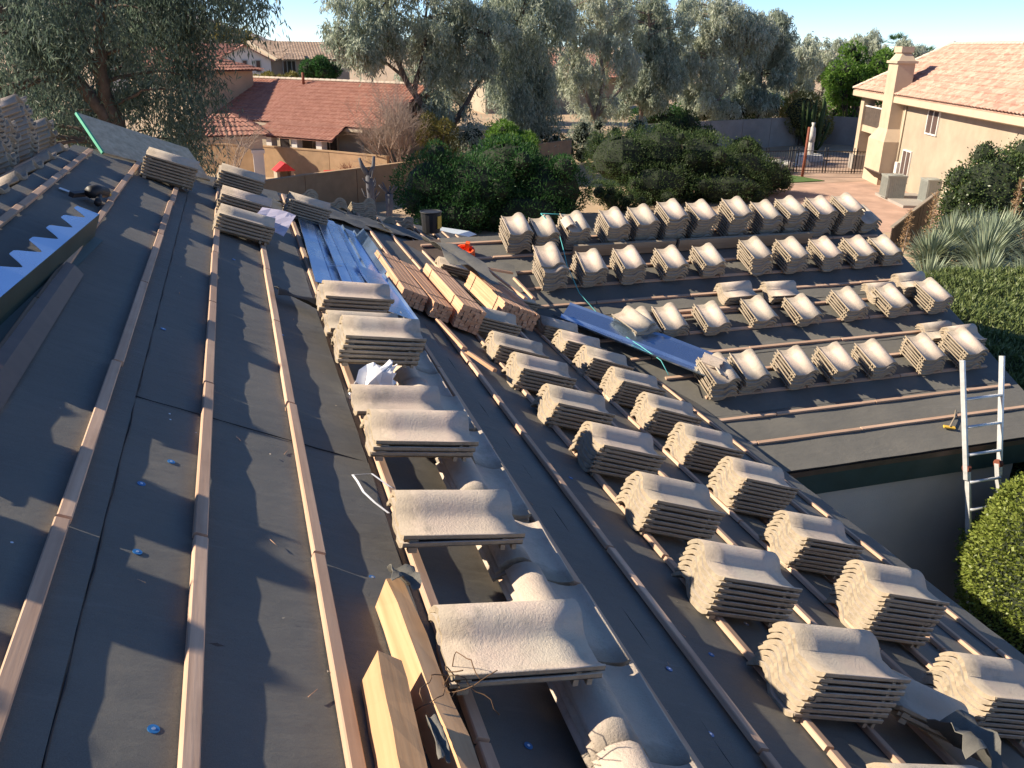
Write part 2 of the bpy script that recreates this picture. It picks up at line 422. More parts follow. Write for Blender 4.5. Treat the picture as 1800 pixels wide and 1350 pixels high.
# wing
mb = MB()
slab(mb, [Wp(2.0, WY), Wp(rakex(WY), WY), Wp(rakex(WR), WR), Wp(valx(WR) - .5, WR)], WN, 0.10)
wing_roof = mb.build('wing_roof', M['darkwood'], house); wing_roof['label'] = 'lower wing roof slope facing the viewer'
mb = MB(); zr = Wp(0, WR).z
slab(mb, [(1.2, WR + .001, zr), (rakex(WR), WR + .001, zr), (rakex(WY), 2 * WR - WY, WZ), (3.0, 2 * WR - WY, WZ)], (0, .34, .94), 0.10)
wing_back = mb.build('wing_back_roof', M['felt'], house)

# felt courses: each sheet laps over the one below it
edges = [XR - .02, -.49, .34, 1.19, 2.04, 2.89, 3.74, XE + .015]
for i in range(len(edges) - 1):
    x0, x1 = edges[i], edges[i + 1] + (0.04 if i < len(edges) - 2 else 0)
    ya = [-4.0] + ([3.1] if i == 1 else [4.6 + i * .9] if i in (2, 4) else []) + [99]
    for j in range(len(ya) - 1):
        g = []
        yend = min(ya[j + 1], 30)
        ny = int((min(yend, hipy(x1)) - ya[j]) / .12)
        for q in range(ny + 1):
            row = []
            for p in range(9):
                x = x0 + (x1 - x0) * p / 8
                ye = min(yend + (.05 if j < len(ya) - 2 else 0), hipy(x) - .01)
                y = ya[j] + (ye - ya[j]) * q / ny
                lift = .004 + .0075 * (p / 8) ** 3 + (.004 if j < len(ya) - 2 and q > ny - 2 else 0)
                wv = .0032 * math.sin(y * 9 + 1.7 * math.sin(x * 3 + i)) * math.sin(x * 2.3 + i) + .0018 * math.sin(y * 23 + x * 5 + i) + .0012 * random.uniform(-1, 1) + (.004 * max(0, math.sin(y * 5.1 + 2.2 * math.sin(y * 1.3 + i))) ** 3 if p == 8 else 0)
                row.append(Mp(x, y, lift + wv * (1 if p < 8 else .6)))
            g.append(row)
        m_ = MB(); m_.sheet(g, .0045, NV); m_.build('felt_sheet', M['felt'], main_roof)
for i, x in enumerate(edges[1:-1]):               # dark strips standing in for the shadow line along each overlap
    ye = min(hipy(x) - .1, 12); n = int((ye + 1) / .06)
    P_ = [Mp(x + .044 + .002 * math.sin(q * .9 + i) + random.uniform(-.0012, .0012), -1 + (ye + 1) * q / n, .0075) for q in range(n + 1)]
    m_ = MB(); m_.tube(P_, [random.uniform(.0012, .0032) for _ in P_], 5); m_.build('lap_shadow_strip', M['dark'], main_roof)
for x0, x1, y in ((-.45, .36, 3.14), (.40, 1.2, 6.44), (2.1, 2.9, 8.24)):  # the same painted shadow line across the sheet ends
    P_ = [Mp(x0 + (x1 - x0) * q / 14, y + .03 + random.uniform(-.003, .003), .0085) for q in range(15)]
    m_ = MB(); m_.tube(P_, [random.uniform(.0010, .0028) for _ in P_], 5); m_.build('lap_shadow_strip', M['dark'], main_roof)
wed = [WY - .02, 7.0, 7.85, 8.7, 9.55, WR + .01]
for i in range(len(wed) - 1):
    y0, y1 = wed[i] - (.04 if i else 0), wed[i + 1]
    g = []
    for q in range(9):
        y = y0 + (y1 - y0) * q / 8; row = []
        x0 = max(2.3, min(valx(y), 4.15) - .05); x1 = rakex(y) + .015
        for p in range(61):
            x = x0 + (x1 - x0) * p / 60
            row.append(Wp(x, y, .010 - .004 * q / 8 + .003 * math.sin(x * 7 + i + 2 * math.sin(y * 3)) + .001 * random.uniform(-1, 1)))
        g.append(row)
    m_ = MB(); m_.sheet(g, .003, WN); m_.build('felt_sheet', M['felt'], wing_roof)

# battens
def bar(p0, p1, n, wd, th, mat, name, parent, jig=0.0):
    """square bar lying on a slope, built around its own centre"""
    p0, p1 = Vector(p0), Vector(p1); c = (p0 + p1) / 2; L = (p1 - p0).length
    return (c, (p1 - p0).normalized(), Vector(n).normalized(), L, wd, th)
_bm = {}
def batten_mesh(L, wd, th, mat, ax):
    key = (round(L, 2), wd, th, ax)
    if key in _bm: return _bm[key]
    b = .0035; m_ = MB()
    prof = [(-wd / 2, 0), (wd / 2, 0), (wd / 2, th - b), (wd / 2 - b, th), (-wd / 2 + b, th), (-wd / 2, th - b)]
    if ax == 'Y':
        vs = [(x, -L / 2, z) for x, z in prof] + [(x, L / 2, z) for x, z in prof]
    else:
        vs = [(-L / 2, -x, z) for x, z in prof] + [(L / 2, -x, z) for x, z in prof]
    k = 6
    m_.add(vs, [tuple(range(k)), tuple(range(2 * k - 1, k - 1, -1))] + [((i + 1) % k, i, k + i, k + (i + 1) % k) for i in range(k)])
    me = m_.mesh('batten'); me.materials.append(mat); _bm[key] = me; return me
def frame(o, ex, ey, ez): return Matrix(((ex.x, ey.x, ez.x, o.x), (ex.y, ey.y, ez.y, o.y), (ex.z, ey.z, ez.z, o.z), (0, 0, 0, 1)))
def lay_main(name, x, y0, y1, h=.012, yaw=0.0, parent=None, wd=.039, th=.021):
    L = y1 - y0
    o = link(name, batten_mesh(L, wd, th, M['batten'], 'Y'), parent)
    o.matrix_basis = frame(Mp(x, (y0 + y1) / 2, h), SV, YV, NV) @ Matrix.Rotation(yaw, 4, 'Z')
    return o
BX = [-1.18 + .3215 * k for k in range(17)]
OFF = [.45, 0.2, 5.856 % 1.22, 5.922 % 1.22, 5.976 % 1.22, .37, .7, .1, 2.96 % 1.22, 3.03 % 1.22, .55, .9, .2, .75, .4, .05, .6]
for k, x in enumerate(BX):
    y = OFF[k] - 1.22
    ymax = hipy(x) - .25
    if x > valx(8.0) - .1: ymax = 11.0
    if k in (6, 7): ymax = 6.0 if k == 6 else 5.9
    while y < ymax:
        y1 = min(y + 1.205, ymax)
        if y1 - y > .2: lay_main('batten', x + random.uniform(-.004, .004), y, y1, .012, random.uniform(-.003, .003), main_roof)
        y += 1.22
def lay_wing(name, y, x0, x1, h=.012, yaw=0.0, parent=None):
    L = x1 - x0
    o = link(name, batten_mesh(L, .039, .021, M['battenX'], 'X'), parent)
    o.matrix_basis = frame(Wp((x0 + x1) / 2, y, h), XV, WV, WN) @ Matrix.Rotation(yaw, 4, 'Z')
    return o
WB = [6.56 + .3305 * k for k in range(12)]
for k, y in enumerate(WB):
    x = [4.63, 5.05, 4.4, 4.9, 5.3, 4.7][k % 6] - 3.66
    while x < rakex(y) - .1:
        xa, xb = max(x, min(valx(y), 4.12) + .12), min(x + 1.205, rakex(y) - .12)
        if xb - xa > .2: lay_wing('batten', y + random.uniform(-.004, .004), xa, xb, .012, random.uniform(-.004, .004), wing_roof)
        x += 1.22

# eave trim, fascias, walls
m_ = MB(); m_.box((0, 0, 0), (.03, 19.0, .17), M=frame(Vector((XE - .03, 5.5, ZM - TM * XE - .19)), XV, YV, Vector((0, 0, 1)))); m_.build('fascia', M['darkgreen'], house)
m_ = MB(); m_.box(((3.6 + 8.1) / 2, WY + .03, WZ - .115), (4.5, .05, .09)); m_.box(((3.6 + 8.1) / 2, WY + .055, WZ - .245), (4.5, .07, .17)); m_.build('fascia', M['darkgreen'], house)
m_ = MB(); m_.box(((3.6 + 8.1) / 2, WY - .006, WZ - .06), (4.54, .016, .055)); m_.build('drip_edge', M['brownmetal'], house)
m_ = MB()
slab(m_, [(rakex(WY) - .03, WY, WZ - .09), (rakex(WR) - .03, WR, zr - .09), (rakex(WR) - .03, WR, zr - .30), (rakex(WY) - .03, WY, WZ - .30)], (1, 0, 0), .04); m_.build('rake_board', M['darkgreen'], house)
m_ = MB()
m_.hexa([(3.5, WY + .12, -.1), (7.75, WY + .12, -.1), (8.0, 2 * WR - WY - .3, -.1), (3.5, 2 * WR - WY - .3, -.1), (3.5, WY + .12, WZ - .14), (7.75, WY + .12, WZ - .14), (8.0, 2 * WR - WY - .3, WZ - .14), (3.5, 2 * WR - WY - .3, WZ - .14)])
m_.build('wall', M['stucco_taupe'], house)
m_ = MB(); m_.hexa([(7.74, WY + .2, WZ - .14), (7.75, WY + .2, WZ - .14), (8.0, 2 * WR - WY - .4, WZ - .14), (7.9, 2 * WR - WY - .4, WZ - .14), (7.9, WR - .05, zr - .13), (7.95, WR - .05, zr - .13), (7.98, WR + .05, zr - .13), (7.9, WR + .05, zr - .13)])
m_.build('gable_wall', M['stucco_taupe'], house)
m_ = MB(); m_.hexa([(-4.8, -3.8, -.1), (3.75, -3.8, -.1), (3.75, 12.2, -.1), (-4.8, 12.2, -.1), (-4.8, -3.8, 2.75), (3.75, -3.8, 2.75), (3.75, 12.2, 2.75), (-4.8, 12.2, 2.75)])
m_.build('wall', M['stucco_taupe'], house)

# plastic cap nails in the felt
def nail_mesh():
    m_ = MB(); m_.disc((0, 0, 0), .0125, .002, 14); m_.disc((0, 0, .002), .004, .0012, 8, mi=1)
    me = m_.mesh('cap_nail'); me.materials.append(M['nailblue']); me.materials.append(M['nailhead']); return me
nm = nail_mesh()
NAILS = [(-.62, 2.06), (-.51, 1.66), (-.28, 1.50), (-.36, 2.14), (-.38, 2.52), (-.33, 3.05), (-.335, 3.10), (-.245, 3.0), (-.31, 2.72), (-.54, 3.55), (-.53, 3.05), (.13, 2.55), (-.41, 4.05), (.27, 2.28),
         (.56, 2.05), (.57, 1.62), (1.16, 1.98), (1.26, 2.12), (1.24, 1.80), (1.53, 2.28), (1.10, 2.75), (1.18, 3.6), (1.52, 3.75), (1.22, 4.6), (.12, 3.5), (.13, 4.6), (-.1, 6.0), (1.9, 2.6), (1.55, 1.55)]
for x, y in NAILS:
    o = link('cap_nail', nm, main_roof); o.matrix_basis = frame(Mp(x, y, .0050), SV, YV, NV) @ Matrix.Rotation(random.uniform(0, 3), 4, 'Z')

# ================================================================== ROOF TILES
TL, TWD, PIT = 0.412, 0.308, 0.0265
PROF = [(-.172, .024), (-.164, .025), (-.150, .014), (-.128, .005), (-.104, .001), (-.075, 0.0), (-.045, .0005), (-.018, .003), (-.002, .010), (.012, .024), (.026, .039), (.042, .051), (.062, .059), (.086, .061), (.108, .057), (.128, .047), (.146, .032), (.160, .015), (.170, .003)]
PROF = [(x * .90, z * .96) for x, z in PROF]
def tile_mesh(seed, nv=4, prof=PROF, chip=.004):
    r = random.Random(seed); m = len(prof); th = .0122
    px = np.array(prof)
    tan = np.gradient(px, axis=0); tan /= np.linalg.norm(tan, axis=1)[:, None]
    nrm = np.stack([-tan[:, 1], tan[:, 0]], 1)
    tk = np.where(px[:, 0] < -.126, .0155, np.where(px[:, 0] > .14, .012, .0185)); low = px - nrm * tk[:, None]
    base = -low[:, 1].min()
    vs, fs, sm, mi = [], [], [], []
    ragh = [r.uniform(-chip, chip) for _ in range(m)]; ragt = [r.uniform(-chip * .7, chip * .4) for _ in range(m)]
    for j in range(nv + 1):
        f = j / nv
        for layer in (px, low):
            for i in range(m):
                y = f * TL + (ragt[i] if j == 0 else ragh[i] if j == nv else 0)
                sc = 1 + .012 * (1 - f)
                vs.append((layer[i, 0] * sc, y, layer[i, 1] + base + r.uniform(-.0006, .0006) + (.0015 if j == 0 and layer is px else 0)))
    st = 2 * m
    for j in range(nv):
        for i in range(m - 1):
            q = j * st + i; fs.append((q, q + 1, q + st + 1, q + st)); sm.append(True); mi.append(0)
            q += m; fs.append((q + 1, q, q + st, q + st + 1)); sm.append(True); mi.append(1)
        for i, fl in ((0, 0), (m - 1, 1)):
            q = j * st + i; f = (q, q + st, q + st + m, q + m)
            fs.append(f if not fl else f[::-1]); sm.append(False); mi.append(1)
    for j, fl in ((0, 0), (nv, 1)):
        for i in range(m - 1):
            q = j * st + i; f = (q, q + m, q + m + 1, q + 1)
            fs.append(f if not fl else f[::-1]); sm.append(False); mi.append(1)
    # hanging lugs under the head and weather bars under the tail
    def lug(x0, x1, y0, y1, z0, z1):
        b = len(vs); vs.extend([(x0, y0, z0), (x1, y0, z0), (x1, y1, z0), (x0, y1, z0), (x0, y0, z1), (x1, y0, z1), (x1, y1, z1), (x0, y1, z1)])
        for f in BOXF: fs.append(tuple(i + b for i in f)); sm.append(False); mi.append(1)
    lug(-.150, -.126, TL - .05, TL - .02, .002, .022); lug(-.150, -.126, .02, .035, .002, .022); lug(-.150, -.126, .06, .075, .002, .022)
    lug(.040, .104, TL - .045, TL - .02, .046, .064)
    me = bpy.data.meshes.new('roof_tile'); me.from_pydata(vs, [], fs)
    me.polygons.foreach_set('use_smooth', sm); me.polygons.foreach_set('material_index', mi)
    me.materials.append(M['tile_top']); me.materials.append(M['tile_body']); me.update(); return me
TILE = [tile_mesh(k, 4) for k in range(6)]
LPROF = PROF[::2] + [PROF[-1]]
TILE_LO = [tile_mesh(40 + k, 2, PROF, .003) for k in range(4)]
# barrel cap tile: half-round trough, wider at the tail
def cap_mesh():
    m_ = MB(); n = 10; g = []
    for j in range(5):
        f = j / 4; r0 = .125 - .02 * f
        g.append([(math.cos(math.pi * i / n) * r0, f * .42, math.sin(math.pi * i / n) * r0 * .86) for i in range(n + 1)][::-1])
    vs = [p for row in g for p in row]; k = len(vs); c = n + 1
    inn = [(x * .87, y, z * .86) for x, y, z in vs]
    fs = [(j * c + i, j * c + i + 1, (j + 1) * c + i + 1, (j + 1) * c + i) for j in range(4) for i in range(n)]
    m_.add(vs + inn, fs, True, 0)
    m_.add(vs + inn, [tuple(k + q for q in f[::-1]) for f in fs], True, 1)
    rim = []
    for i in range(n): rim += [(i + 1, i, k + i, k + i + 1), (4 * c + i, 4 * c + i + 1, k + 4 * c + i + 1, k + 4 * c + i)]
    for j in range(4): rim += [(j * c, (j + 1) * c, k + (j + 1) * c, k + j * c), ((j + 1) * c + n, j * c + n, k + j * c + n, k + (j + 1) * c + n)]
    m_.add(vs + inn, rim, False, 1)
    me = m_.mesh('ridge_cap_tile'); me.materials.append(M['tile_top']); me.materials.append(M['tile_body']); return me
CAP = cap_mesh()

ORD = ['top', 'second', 'third', 'fourth', 'fifth', 'sixth', 'seventh', 'eighth', 'ninth', 'tenth', 'eleventh', 'twelfth', 'thirteenth', 'fourteenth', 'fifteenth', 'sixteenth', 'seventeenth', 'eighteenth', 'nineteenth', 'twentieth', 'twenty first', 'twenty second', 'twenty third', 'twenty fourth']
ORD1 = ['first'] + ORD[1:]
EYE = Vector((0, 0, CZ))
TILES = []      # (score, matrix, label, group, near)
def stack(o, u, v, nrm, n, desc, group, tilt=0.0, jit=1.0, pit=PIT, skew=0.0, seen=True, off=None):
    """n tiles; o = middle of the tail edge of the lowest tile; u right, v towards the head"""
    u, v, nrm = u.normalized(), v.normalized(), nrm.normalized()
    ct, st_ = math.cos(tilt), math.sin(tilt)
    v2, n2 = v * ct - nrm * st_, nrm * ct + v * st_
    du = dv = 0.0
    for k in range(n):
        du += random.uniform(-.004, .004) * jit + skew; dv += random.uniform(-.004, .004) * jit
        dv *= .9; du = du * .95 if not skew else du
        yaw = random.uniform(-.022, .022) * jit
        p = o + u * du + v2 * (dv + random.uniform(-.006, .006) * jit) + nrm * (k * pit) + (Vector(off) * k if off else Vector((0, 0, 0)))
        Mx = frame(p, u, v2, n2) @ Matrix.Translation((0, TL / 2, 0)) @ Matrix.Rotation(yaw, 4, 'Z') @ Matrix.Rotation(random.uniform(-.008, .008) * jit, 4, 'Y') @ Matrix.Translation((0, -TL / 2, 0))
        i = n - 1 - k
        d = (p - EYE).length
        sc = (1.0 if i == 0 else .14) / (d * d)
        if not seen: sc = 0
        lab = ('%s tile %s %s' % (ORD[i], 'of' if i == 0 else 'from top of', desc)) if n > 1 else desc
        TILES.append((sc, Mx, lab, group, d))

# --- inner row on the main slope, heads hooked on one batten
R1 = [(6.45, 5), (5.75, 5), (5.19, 6), (4.57, 6), (3.90, 7), (3.25, 7), (2.57, 7), (1.97, 8), (1.34, 5)]
for i, (y, n) in enumerate(R1):
    nm_ = 'the nearest stack, inner eave row' if i == len(R1) - 1 else 'the %s stack from lumber, inner eave row' % ORD1[i]
    stack(Mp(1.66 + .41 * math.cos(TH) + random.uniform(-.015, .015), y + .125, .040 + (.01 if i else .03)), YV, -SV, NV, n, nm_, 'tile stacks of the inner row above the eave', R(6) + random.uniform(-.01, .02), 1.0)
R2 = [(7.52, 5), (6.95, 6), (6.40, 7), (5.78, 8), (5.20, 8), (4.62, 8), (4.02, 9), (3.36, 8), (2.74, 10), (2.08, 8), (1.45, 6)]
for i, (y, n) in enumerate(R2):
    stack(Mp(2.66 + .415 * math.cos(TH) + random.uniform(-.015, .015), y + .13, .045), YV, -SV, NV, n, 'the %s stack from far end, outer eave row' % ORD1[i], 'tile stacks of the outer row above the eave', R(6) + random.uniform(-.015, .02), 1.15)
# --- column of turned tiles along the battens, heads towards the viewer
LAID = [(1.08, 3), (1.49, 3), (1.93, 3), (2.37, 3), (2.84, 3), (3.27, 3), (3.71, 3), (4.13, 2), (4.56, 2), (5.0, 2), (5.42, 2)]
for i, (y, n) in enumerate(LAID):
    stack(Mp(.815 + random.uniform(-.012, .012), y + .42, .030), -SV, -YV, NV, n, 'the %s turned pile from the near end, centre column' % ORD1[i], 'piles of turned tiles along the centre column', R(0.8), .6)
# --- stacks lying across that column
XS = [(1.70, 2, 'the crosswise stack beside the split beams'), (2.38, 2, 'the crosswise stack above the white strap'), (3.06, 3, 'the crosswise stack below the strap'), (3.48, 1, None), (4.17, 6, 'the tall crosswise stack behind crumpled paper'), (4.62, 2, 'the crosswise pair behind the tall stack'), (5.12, 4, 'the crosswise stack at the sheet metal')]
for y, n, d in XS:
    stack(Mp(.36 + .345, y + .125, .190), YV, -SV, NV, n, d or 'single crosswise tile tucked behind a three tile stack', 'stacks lying across the centre column', R(17), 1.0, PIT)
# --- stacks at the upper far end, near the hip
UP = [((-.83, 7.92), 7, 'the stack before the leaning plywood'), ((-.28, 8.80), 7, 'the rear stack by the hip'), ((-.26, 7.62), 6, 'the middle stack by the hip'), ((-.26, 6.84), 5, 'the front stack behind cardboard'), ((.33, 8.75), 7, 'the pale stack above the sheet metal')]
for (x, y), n, d in UP:
    stack(Mp(x + .40, y, .045), YV, -SV, NV, n, d, 'stacks near the hip', R(6), 1.1)
# --- stacks beyond the hip: profiles seen end on
BEY = [((1.10, 10.95), 5, 'the low stack left of the bare trunk'), ((1.48, 11.1), 10, 'the tall stack before the bare trunk'), ((1.80, 11.45), 4, 'the small stack right of the trunk'), ((2.12, 11.85), 6, 'the small stack beside the bucket'), ((.74, 10.8), 4, 'the low stack at the hip, farthest left of these')]
for (x, y), n, d in BEY:
    zz = ZM - TM * x - .05
    stack(Vector((x, y, zz)), XV, Vector((0, .93, -.36)), Vector((0, .36, .93)), n, d, 'stacks beyond the hip', 0, 1.4)
# --- heaps along the ridge, on the far slope
HEAP = [(6.72, 17, 'the tall ridge heap nearest the frame edge'), (7.62, 15, 'the ridge heap behind the tall one'), (8.62, 8, 'the heap behind the leaning plywood')]
UPV = Vector((math.cos(TH), 0, math.sin(TH))); LEAN = (Vector((0, 0, 1)) - NO) * .034
for y, n, d in HEAP:
    stack(Op(-1.86 - (.05 if n < 10 else 0), y, .05), -YV, UPV, NO, n, d, 'tile heaps along the ridge', R(6), 3.0, .034, off=LEAN)
    if n > 10: stack(Op(-1.90, y - .42, .05), -YV, UPV, NO, n - 4, d + ', front part', 'tile heaps along the ridge', R(6), 3.0, .034, off=LEAN)
for y, n in [(-.4, 17), (.02, 14), (.46, 17), (.95, 13), (1.40, 17), (1.88, 13), (2.34, 16), (2.80, 17), (3.32, 13), (3.76, 16), (4.24, 13), (4.68, 17), (5.20, 13), (5.66, 16)]:
    stack(Op(-1.86, y + random.uniform(-.06, .06), .05), -YV, UPV, NO, n, 'the ridge heaps outside the picture', 'tile heaps along the ridge', R(6), 2.5, .032, seen=False, off=LEAN)
# --- wing rows
WROWS = [('front', 7.17, [4.53, 4.90, 5.47, 6.00, 6.53, 7.17, 7.72], [8, 7, 7, 7, 6, 7, 8]),
         ('second', 8.13, [4.12, 4.46, 4.98, 5.60, 6.18, 6.83, 7.46, 8.06], [4, 5, 5, 5, 5, 6, 6, 7]),
         ('third', 9.13, [3.35, 3.86, 4.37, 4.92, 5.46, 6.15, 6.62, 7.16, 7.66, 8.12], [9, 8, 8, 7, 7, 8, 8, 7, 7, 6]),
         ('back', 9.90, [3.17, 3.52, 3.92, 4.45, 4.88, 5.26, 5.70, 6.18, 6.68, 7.06, 7.52, 7.92, 8.3], [9, 8, 9, 11, 11, 13, 12, 13, 11, 12, 12, 13, 6])]
for rn, y, xs, ns in WROWS:
    for i, (x, n) in enumerate(zip(xs, [max(3, round(q * .86)) for q in ns])):
        stack(Wp(x + .025, y + random.uniform(-.02, .02), .042), XV, WV, WN, n, 'the %s stack from left, %s wing row' % (ORD1[i], rn), 'tile stacks in the %s row on the wing' % rn, R(-1.5), 2.2, .0355)
# spare stacks turned along the wing battens
for (x, y, n, d) in [(5.75, 8.72, 5, 'the pink turned stack in the wing gap'), (6.36, 8.70, 4, 'the broken turned stack in the wing gap'), (8.22, 8.62, 6, 'the round turned stack at the wing rake'), (7.72, 8.52, 4, 'the low turned stack at the wing rake'), (8.15, 7.58, 6, 'the round turned stack behind the ladder'), (7.95, 7.75, 3, 'the flat turned stack behind the ladder')]:
    stack(Wp(x, y, .05), WV, -XV, WN, n, d, 'turned stacks on the wing', 0, 1.5)
# loose tiles lying about
stack(Wp(4.10, 8.15, .17), (XV * .93 + WV * .35), (WV * .93 - XV * .35), WN, 1, 'loose tile lying askew on the leftmost second row stack', 'loose tiles', R(4), .5)
stack(Wp(3.36, 9.16, .33), XV, WV, WN, 1, 'loose tile lying askew on the leftmost third row stack', 'loose tiles', R(-3), 2.5)
stack(Mp(2.52, 1.98, .06), (YV * .95 + SV * .3), (-SV * .95 + YV * .3), NV, 2, 'the loose pair between the near eave rows', 'loose tiles', R(-3), 2.5)
stack(Mp(1.55, 1.36, .07), YV, -SV, NV, 2, 'the chipped pair at the bottom edge', 'loose tiles', R(6), 2.0)
for i, (x, y) in enumerate([(2.62, 8.75), (2.75, 9.4), (2.05, 9.3)]):
    stack(Mp(x + .35, y, .06), YV, -SV, NV, 3, 'the %s low stack behind the lumber, near valley' % ORD1[i], 'low stacks near the valley', R(8), 1.5)

TILES.sort(key=lambda t: -t[0])
rest = [t for t in TILES[292:]]
for k, (sc, Mx, lab, grp, d) in enumerate(TILES[:292]):
    o = link('concrete_tile', (TILE if d < 7.5 else TILE_LO)[k % (6 if d < 7.5 else 4)]); o.matrix_basis = Mx
    tag(o, lab, 'roof tile', grp)
# the remaining, deeper tiles of the stacks as one mass
vs, fq, ft = [], [], []
base = [(np.array([v.co for v in me.vertices]), [tuple(p.vertices) for p in me.polygons], [p.material_index for p in me.polygons], [p.use_smooth for p in me.polygons]) for me in TILE_LO]
VV, FF, MI, SM = [], [], [], []
nb = 0
for k, (sc, Mx, lab, grp, d) in enumerate(rest):
    V0, F0, m0, s0 = base[k % 4]; A = np.array(Mx)
    VV.append(V0 @ A[:3, :3].T + A[:3, 3]); FF += [tuple(i + nb for i in f) for f in F0]; MI += m0; SM += s0; nb += len(V0)
me = bpy.data.meshes.new('stacked_tiles'); me.from_pydata(np.concatenate(VV).tolist(), [], FF)
me.polygons.foreach_set('material_index', MI); me.polygons.foreach_set('use_smooth', SM)
me.materials.append(M['tile_top']); me.materials.append(M['tile_body']); me.update()
tag(link('stacked_tiles', me), 'lower tiles of the many stacks on the wing and along the ridge', 'roof tiles', None, 'stuff')

# ridge: first course of barrel tiles still on the far slope, and hip caps
for i in range(17):
    y = -.3 + i * .53
    if y > 8.0: break
    o = link('concrete_tile', TILE[i % 6], back_roof); o.matrix_basis = frame(Op(XR - .37, y, .012), -YV, Vector((math.cos(TH), 0, math.sin(TH))), NO)

# ================================================================== THINGS LYING ON THE ROOF
def stick_bundle(name, x0, y0, nx, nz, L, label, cat, h0=.04, yaw=0.0, gap=.003, rag=.0):
    root = empty(name, (0, 0, 0)); root.matrix_basis = frame(Mp(x0, y0, h0), SV, YV, NV) @ Matrix.Rotation(yaw, 4, 'Z')
    tag(root, label, cat)
    sw, sh = .040, .024
    for k in range(nz):
        for i in range(nx):
            me = batten_mesh(round(L, 1), sw, sh, M['stick'], 'Y')
            o = link('stick', me, root)
            o.matrix_basis = Matrix.Translation((i * (sw + gap) + random.uniform(-.002, .002) * (1 + 3 * rag), L / 2 + random.uniform(-.012, .012) * (1 + 8 * rag), k * (sh + .001))) @ Matrix.Rotation(random.uniform(-.004, .004) * (1 + 8 * rag), 4, 'Z')
    for f in (.18, .82):
        m_ = MB(); wx = nx * (sw + gap); t = .0015
        for (c, d) in (((wx / 2 - sw / 2, f * L, nz * (sh + .001) + t), (wx + .006, .012, .0015)), ((-sw / 2 - .004, f * L, nz * sh / 2), (.0015, .012, nz * sh + .004)), ((wx - sw / 2 + .002, f * L, nz * sh / 2), (.0015, .012, nz * sh + .004))): m_.box(c, d)
        m_.build('strap', M['dark'], root)
    return root
stick_bundle('lumber_bundle', 1.09, 6.42, 5, 5, 1.45, 'low left bundle of new wooden battens beside the sheet metal', 'lumber bundle')
stick_bundle('lumber_bundle', 1.315, 6.36, 4, 5, 1.4, 'middle bundle of new wooden battens between two others', 'lumber bundle', yaw=.02)
stick_bundle('lumber_bundle', 1.50, 6.34, 5, 8, 1.35, 'tallest bundle of new wooden battens, touching the tile stacks', 'lumber bundle', yaw=.0)
stick_bundle('lumber_bundle', 2.20, 7.42, 9, 7, 1.2, 'wide dark-ended batten bundle between the two eave rows', 'lumber bundle', yaw=.02)
def loose_batten(x, y, L, yaw, h, label):
    o = link('loose_batten', batten_mesh(L, .042, .024, M['stick'], 'Y')); o.matrix_basis = frame(Mp(x, y, h), SV, YV, NV) @ Matrix.Rotation(yaw, 4, 'Z')
    tag(o, label, 'batten', 'loose battens')
loose_batten(1.34, 5.85, .62, .10, .06, 'short loose batten in front of the tall lumber bundle')
loose_batten(1.46, 5.42, .30, .5, .045, 'short chunky batten offcut lying askew below the lumber')
loose_batten(2.46, 8.9, 1.1, -.75, .27, 'long batten lying slanted over the far lumber bundle')
loose_batten(2.62, 8.3, 1.0, -.12, .28, 'batten lying loose on the wide bundle, outer side')
loose_batten(2.40, 8.25, 1.1, .10, .265, 'batten lying loose on the wide bundle, inner side')
loose_batten(-.70, 8.0, .30, .22, .03, 'tiny batten offcut near the plywood stack')
for i, (x, y, L, lb) in enumerate([(4.35, 8.48, 1.2, 'spare batten under the leftmost second row stack'), (5.1, 8.56, 1.2, 'spare batten behind the second row stacks, middle one'), (4.1, 8.37, .9, 'short spare batten sticking out by the rope')]):
    o = link('loose_batten', batten_mesh(L, .042, .024, M['battenX'], 'X')); o.matrix_basis = frame(Wp(x, y, .04), XV, WV, WN) @ Matrix.Rotation(.02 * (i - 1), 4, 'Z'); tag(o, lb, 'batten', 'loose battens')
# planks behind the front of the back wing row
for x0, x1, lb in ((3.85, 5.25, 'weathered plank on edge along the back wing row'), (5.3, 7.3, 'second weathered plank on edge along the back wing row, farther from the rope')):
    m_ = MB(); m_.box((0, 0, .09), (x1 - x0, .038, .16)); o = m_.build('edge_plank', M['greywood']); o.matrix_basis = frame(Wp((x0 + x1) / 2, 9.78, .02), XV, WV, WN); tag(o, lb, 'plank', 'planks on edge')

# rough sawn beams at the bottom of the picture
def beam(x, ya, yb, wd, ht, yaw, label, taper=.0, h=.015):
    L = ya - yb; m_ = MB(); n = 8; g = []
    prof = [(-wd / 2, 0), (wd / 2, 0), (wd / 2, ht), (-wd / 2, ht)]
    vs, fs = [], []
    for j in range(n + 1):
        f = j / n
        for (px, pz) in prof:
            k = 1 - taper * max(0, f - .55) / .45
            vs.append((px * k + random.uniform(-.003, .003), -L / 2 + L * f + (random.uniform(-.02, .02) if j in (0, n) else 0), pz * (1 - .25 * taper * f) + random.uniform(-.003, .003)))
    for j in range(n):
        for i in range(4): fs.append((j * 4 + i, j * 4 + (i + 1) % 4, (j + 1) * 4 + (i + 1) % 4, (j + 1) * 4 + i))
    fs += [(3, 2, 1, 0), tuple(n * 4 + i for i in range(4))]
    m_.add(vs, fs); o = m_.build('wooden_beam', M['beam']); o.matrix_basis = frame(Mp(x, (ya + yb) / 2, h), SV, YV, NV) @ Matrix.Rotation(yaw, 4, 'Z')
    return tag(o, label, 'beam', 'rough beams at the bottom edge')
beam(.30, 2.12, 1.10, .055, .095, .06, 'long splintered beam with torn felt on its tip')
beam(.18, 1.74, 1.05, .065, .10, -.03, 'short thick split beam, pale orange end grain')
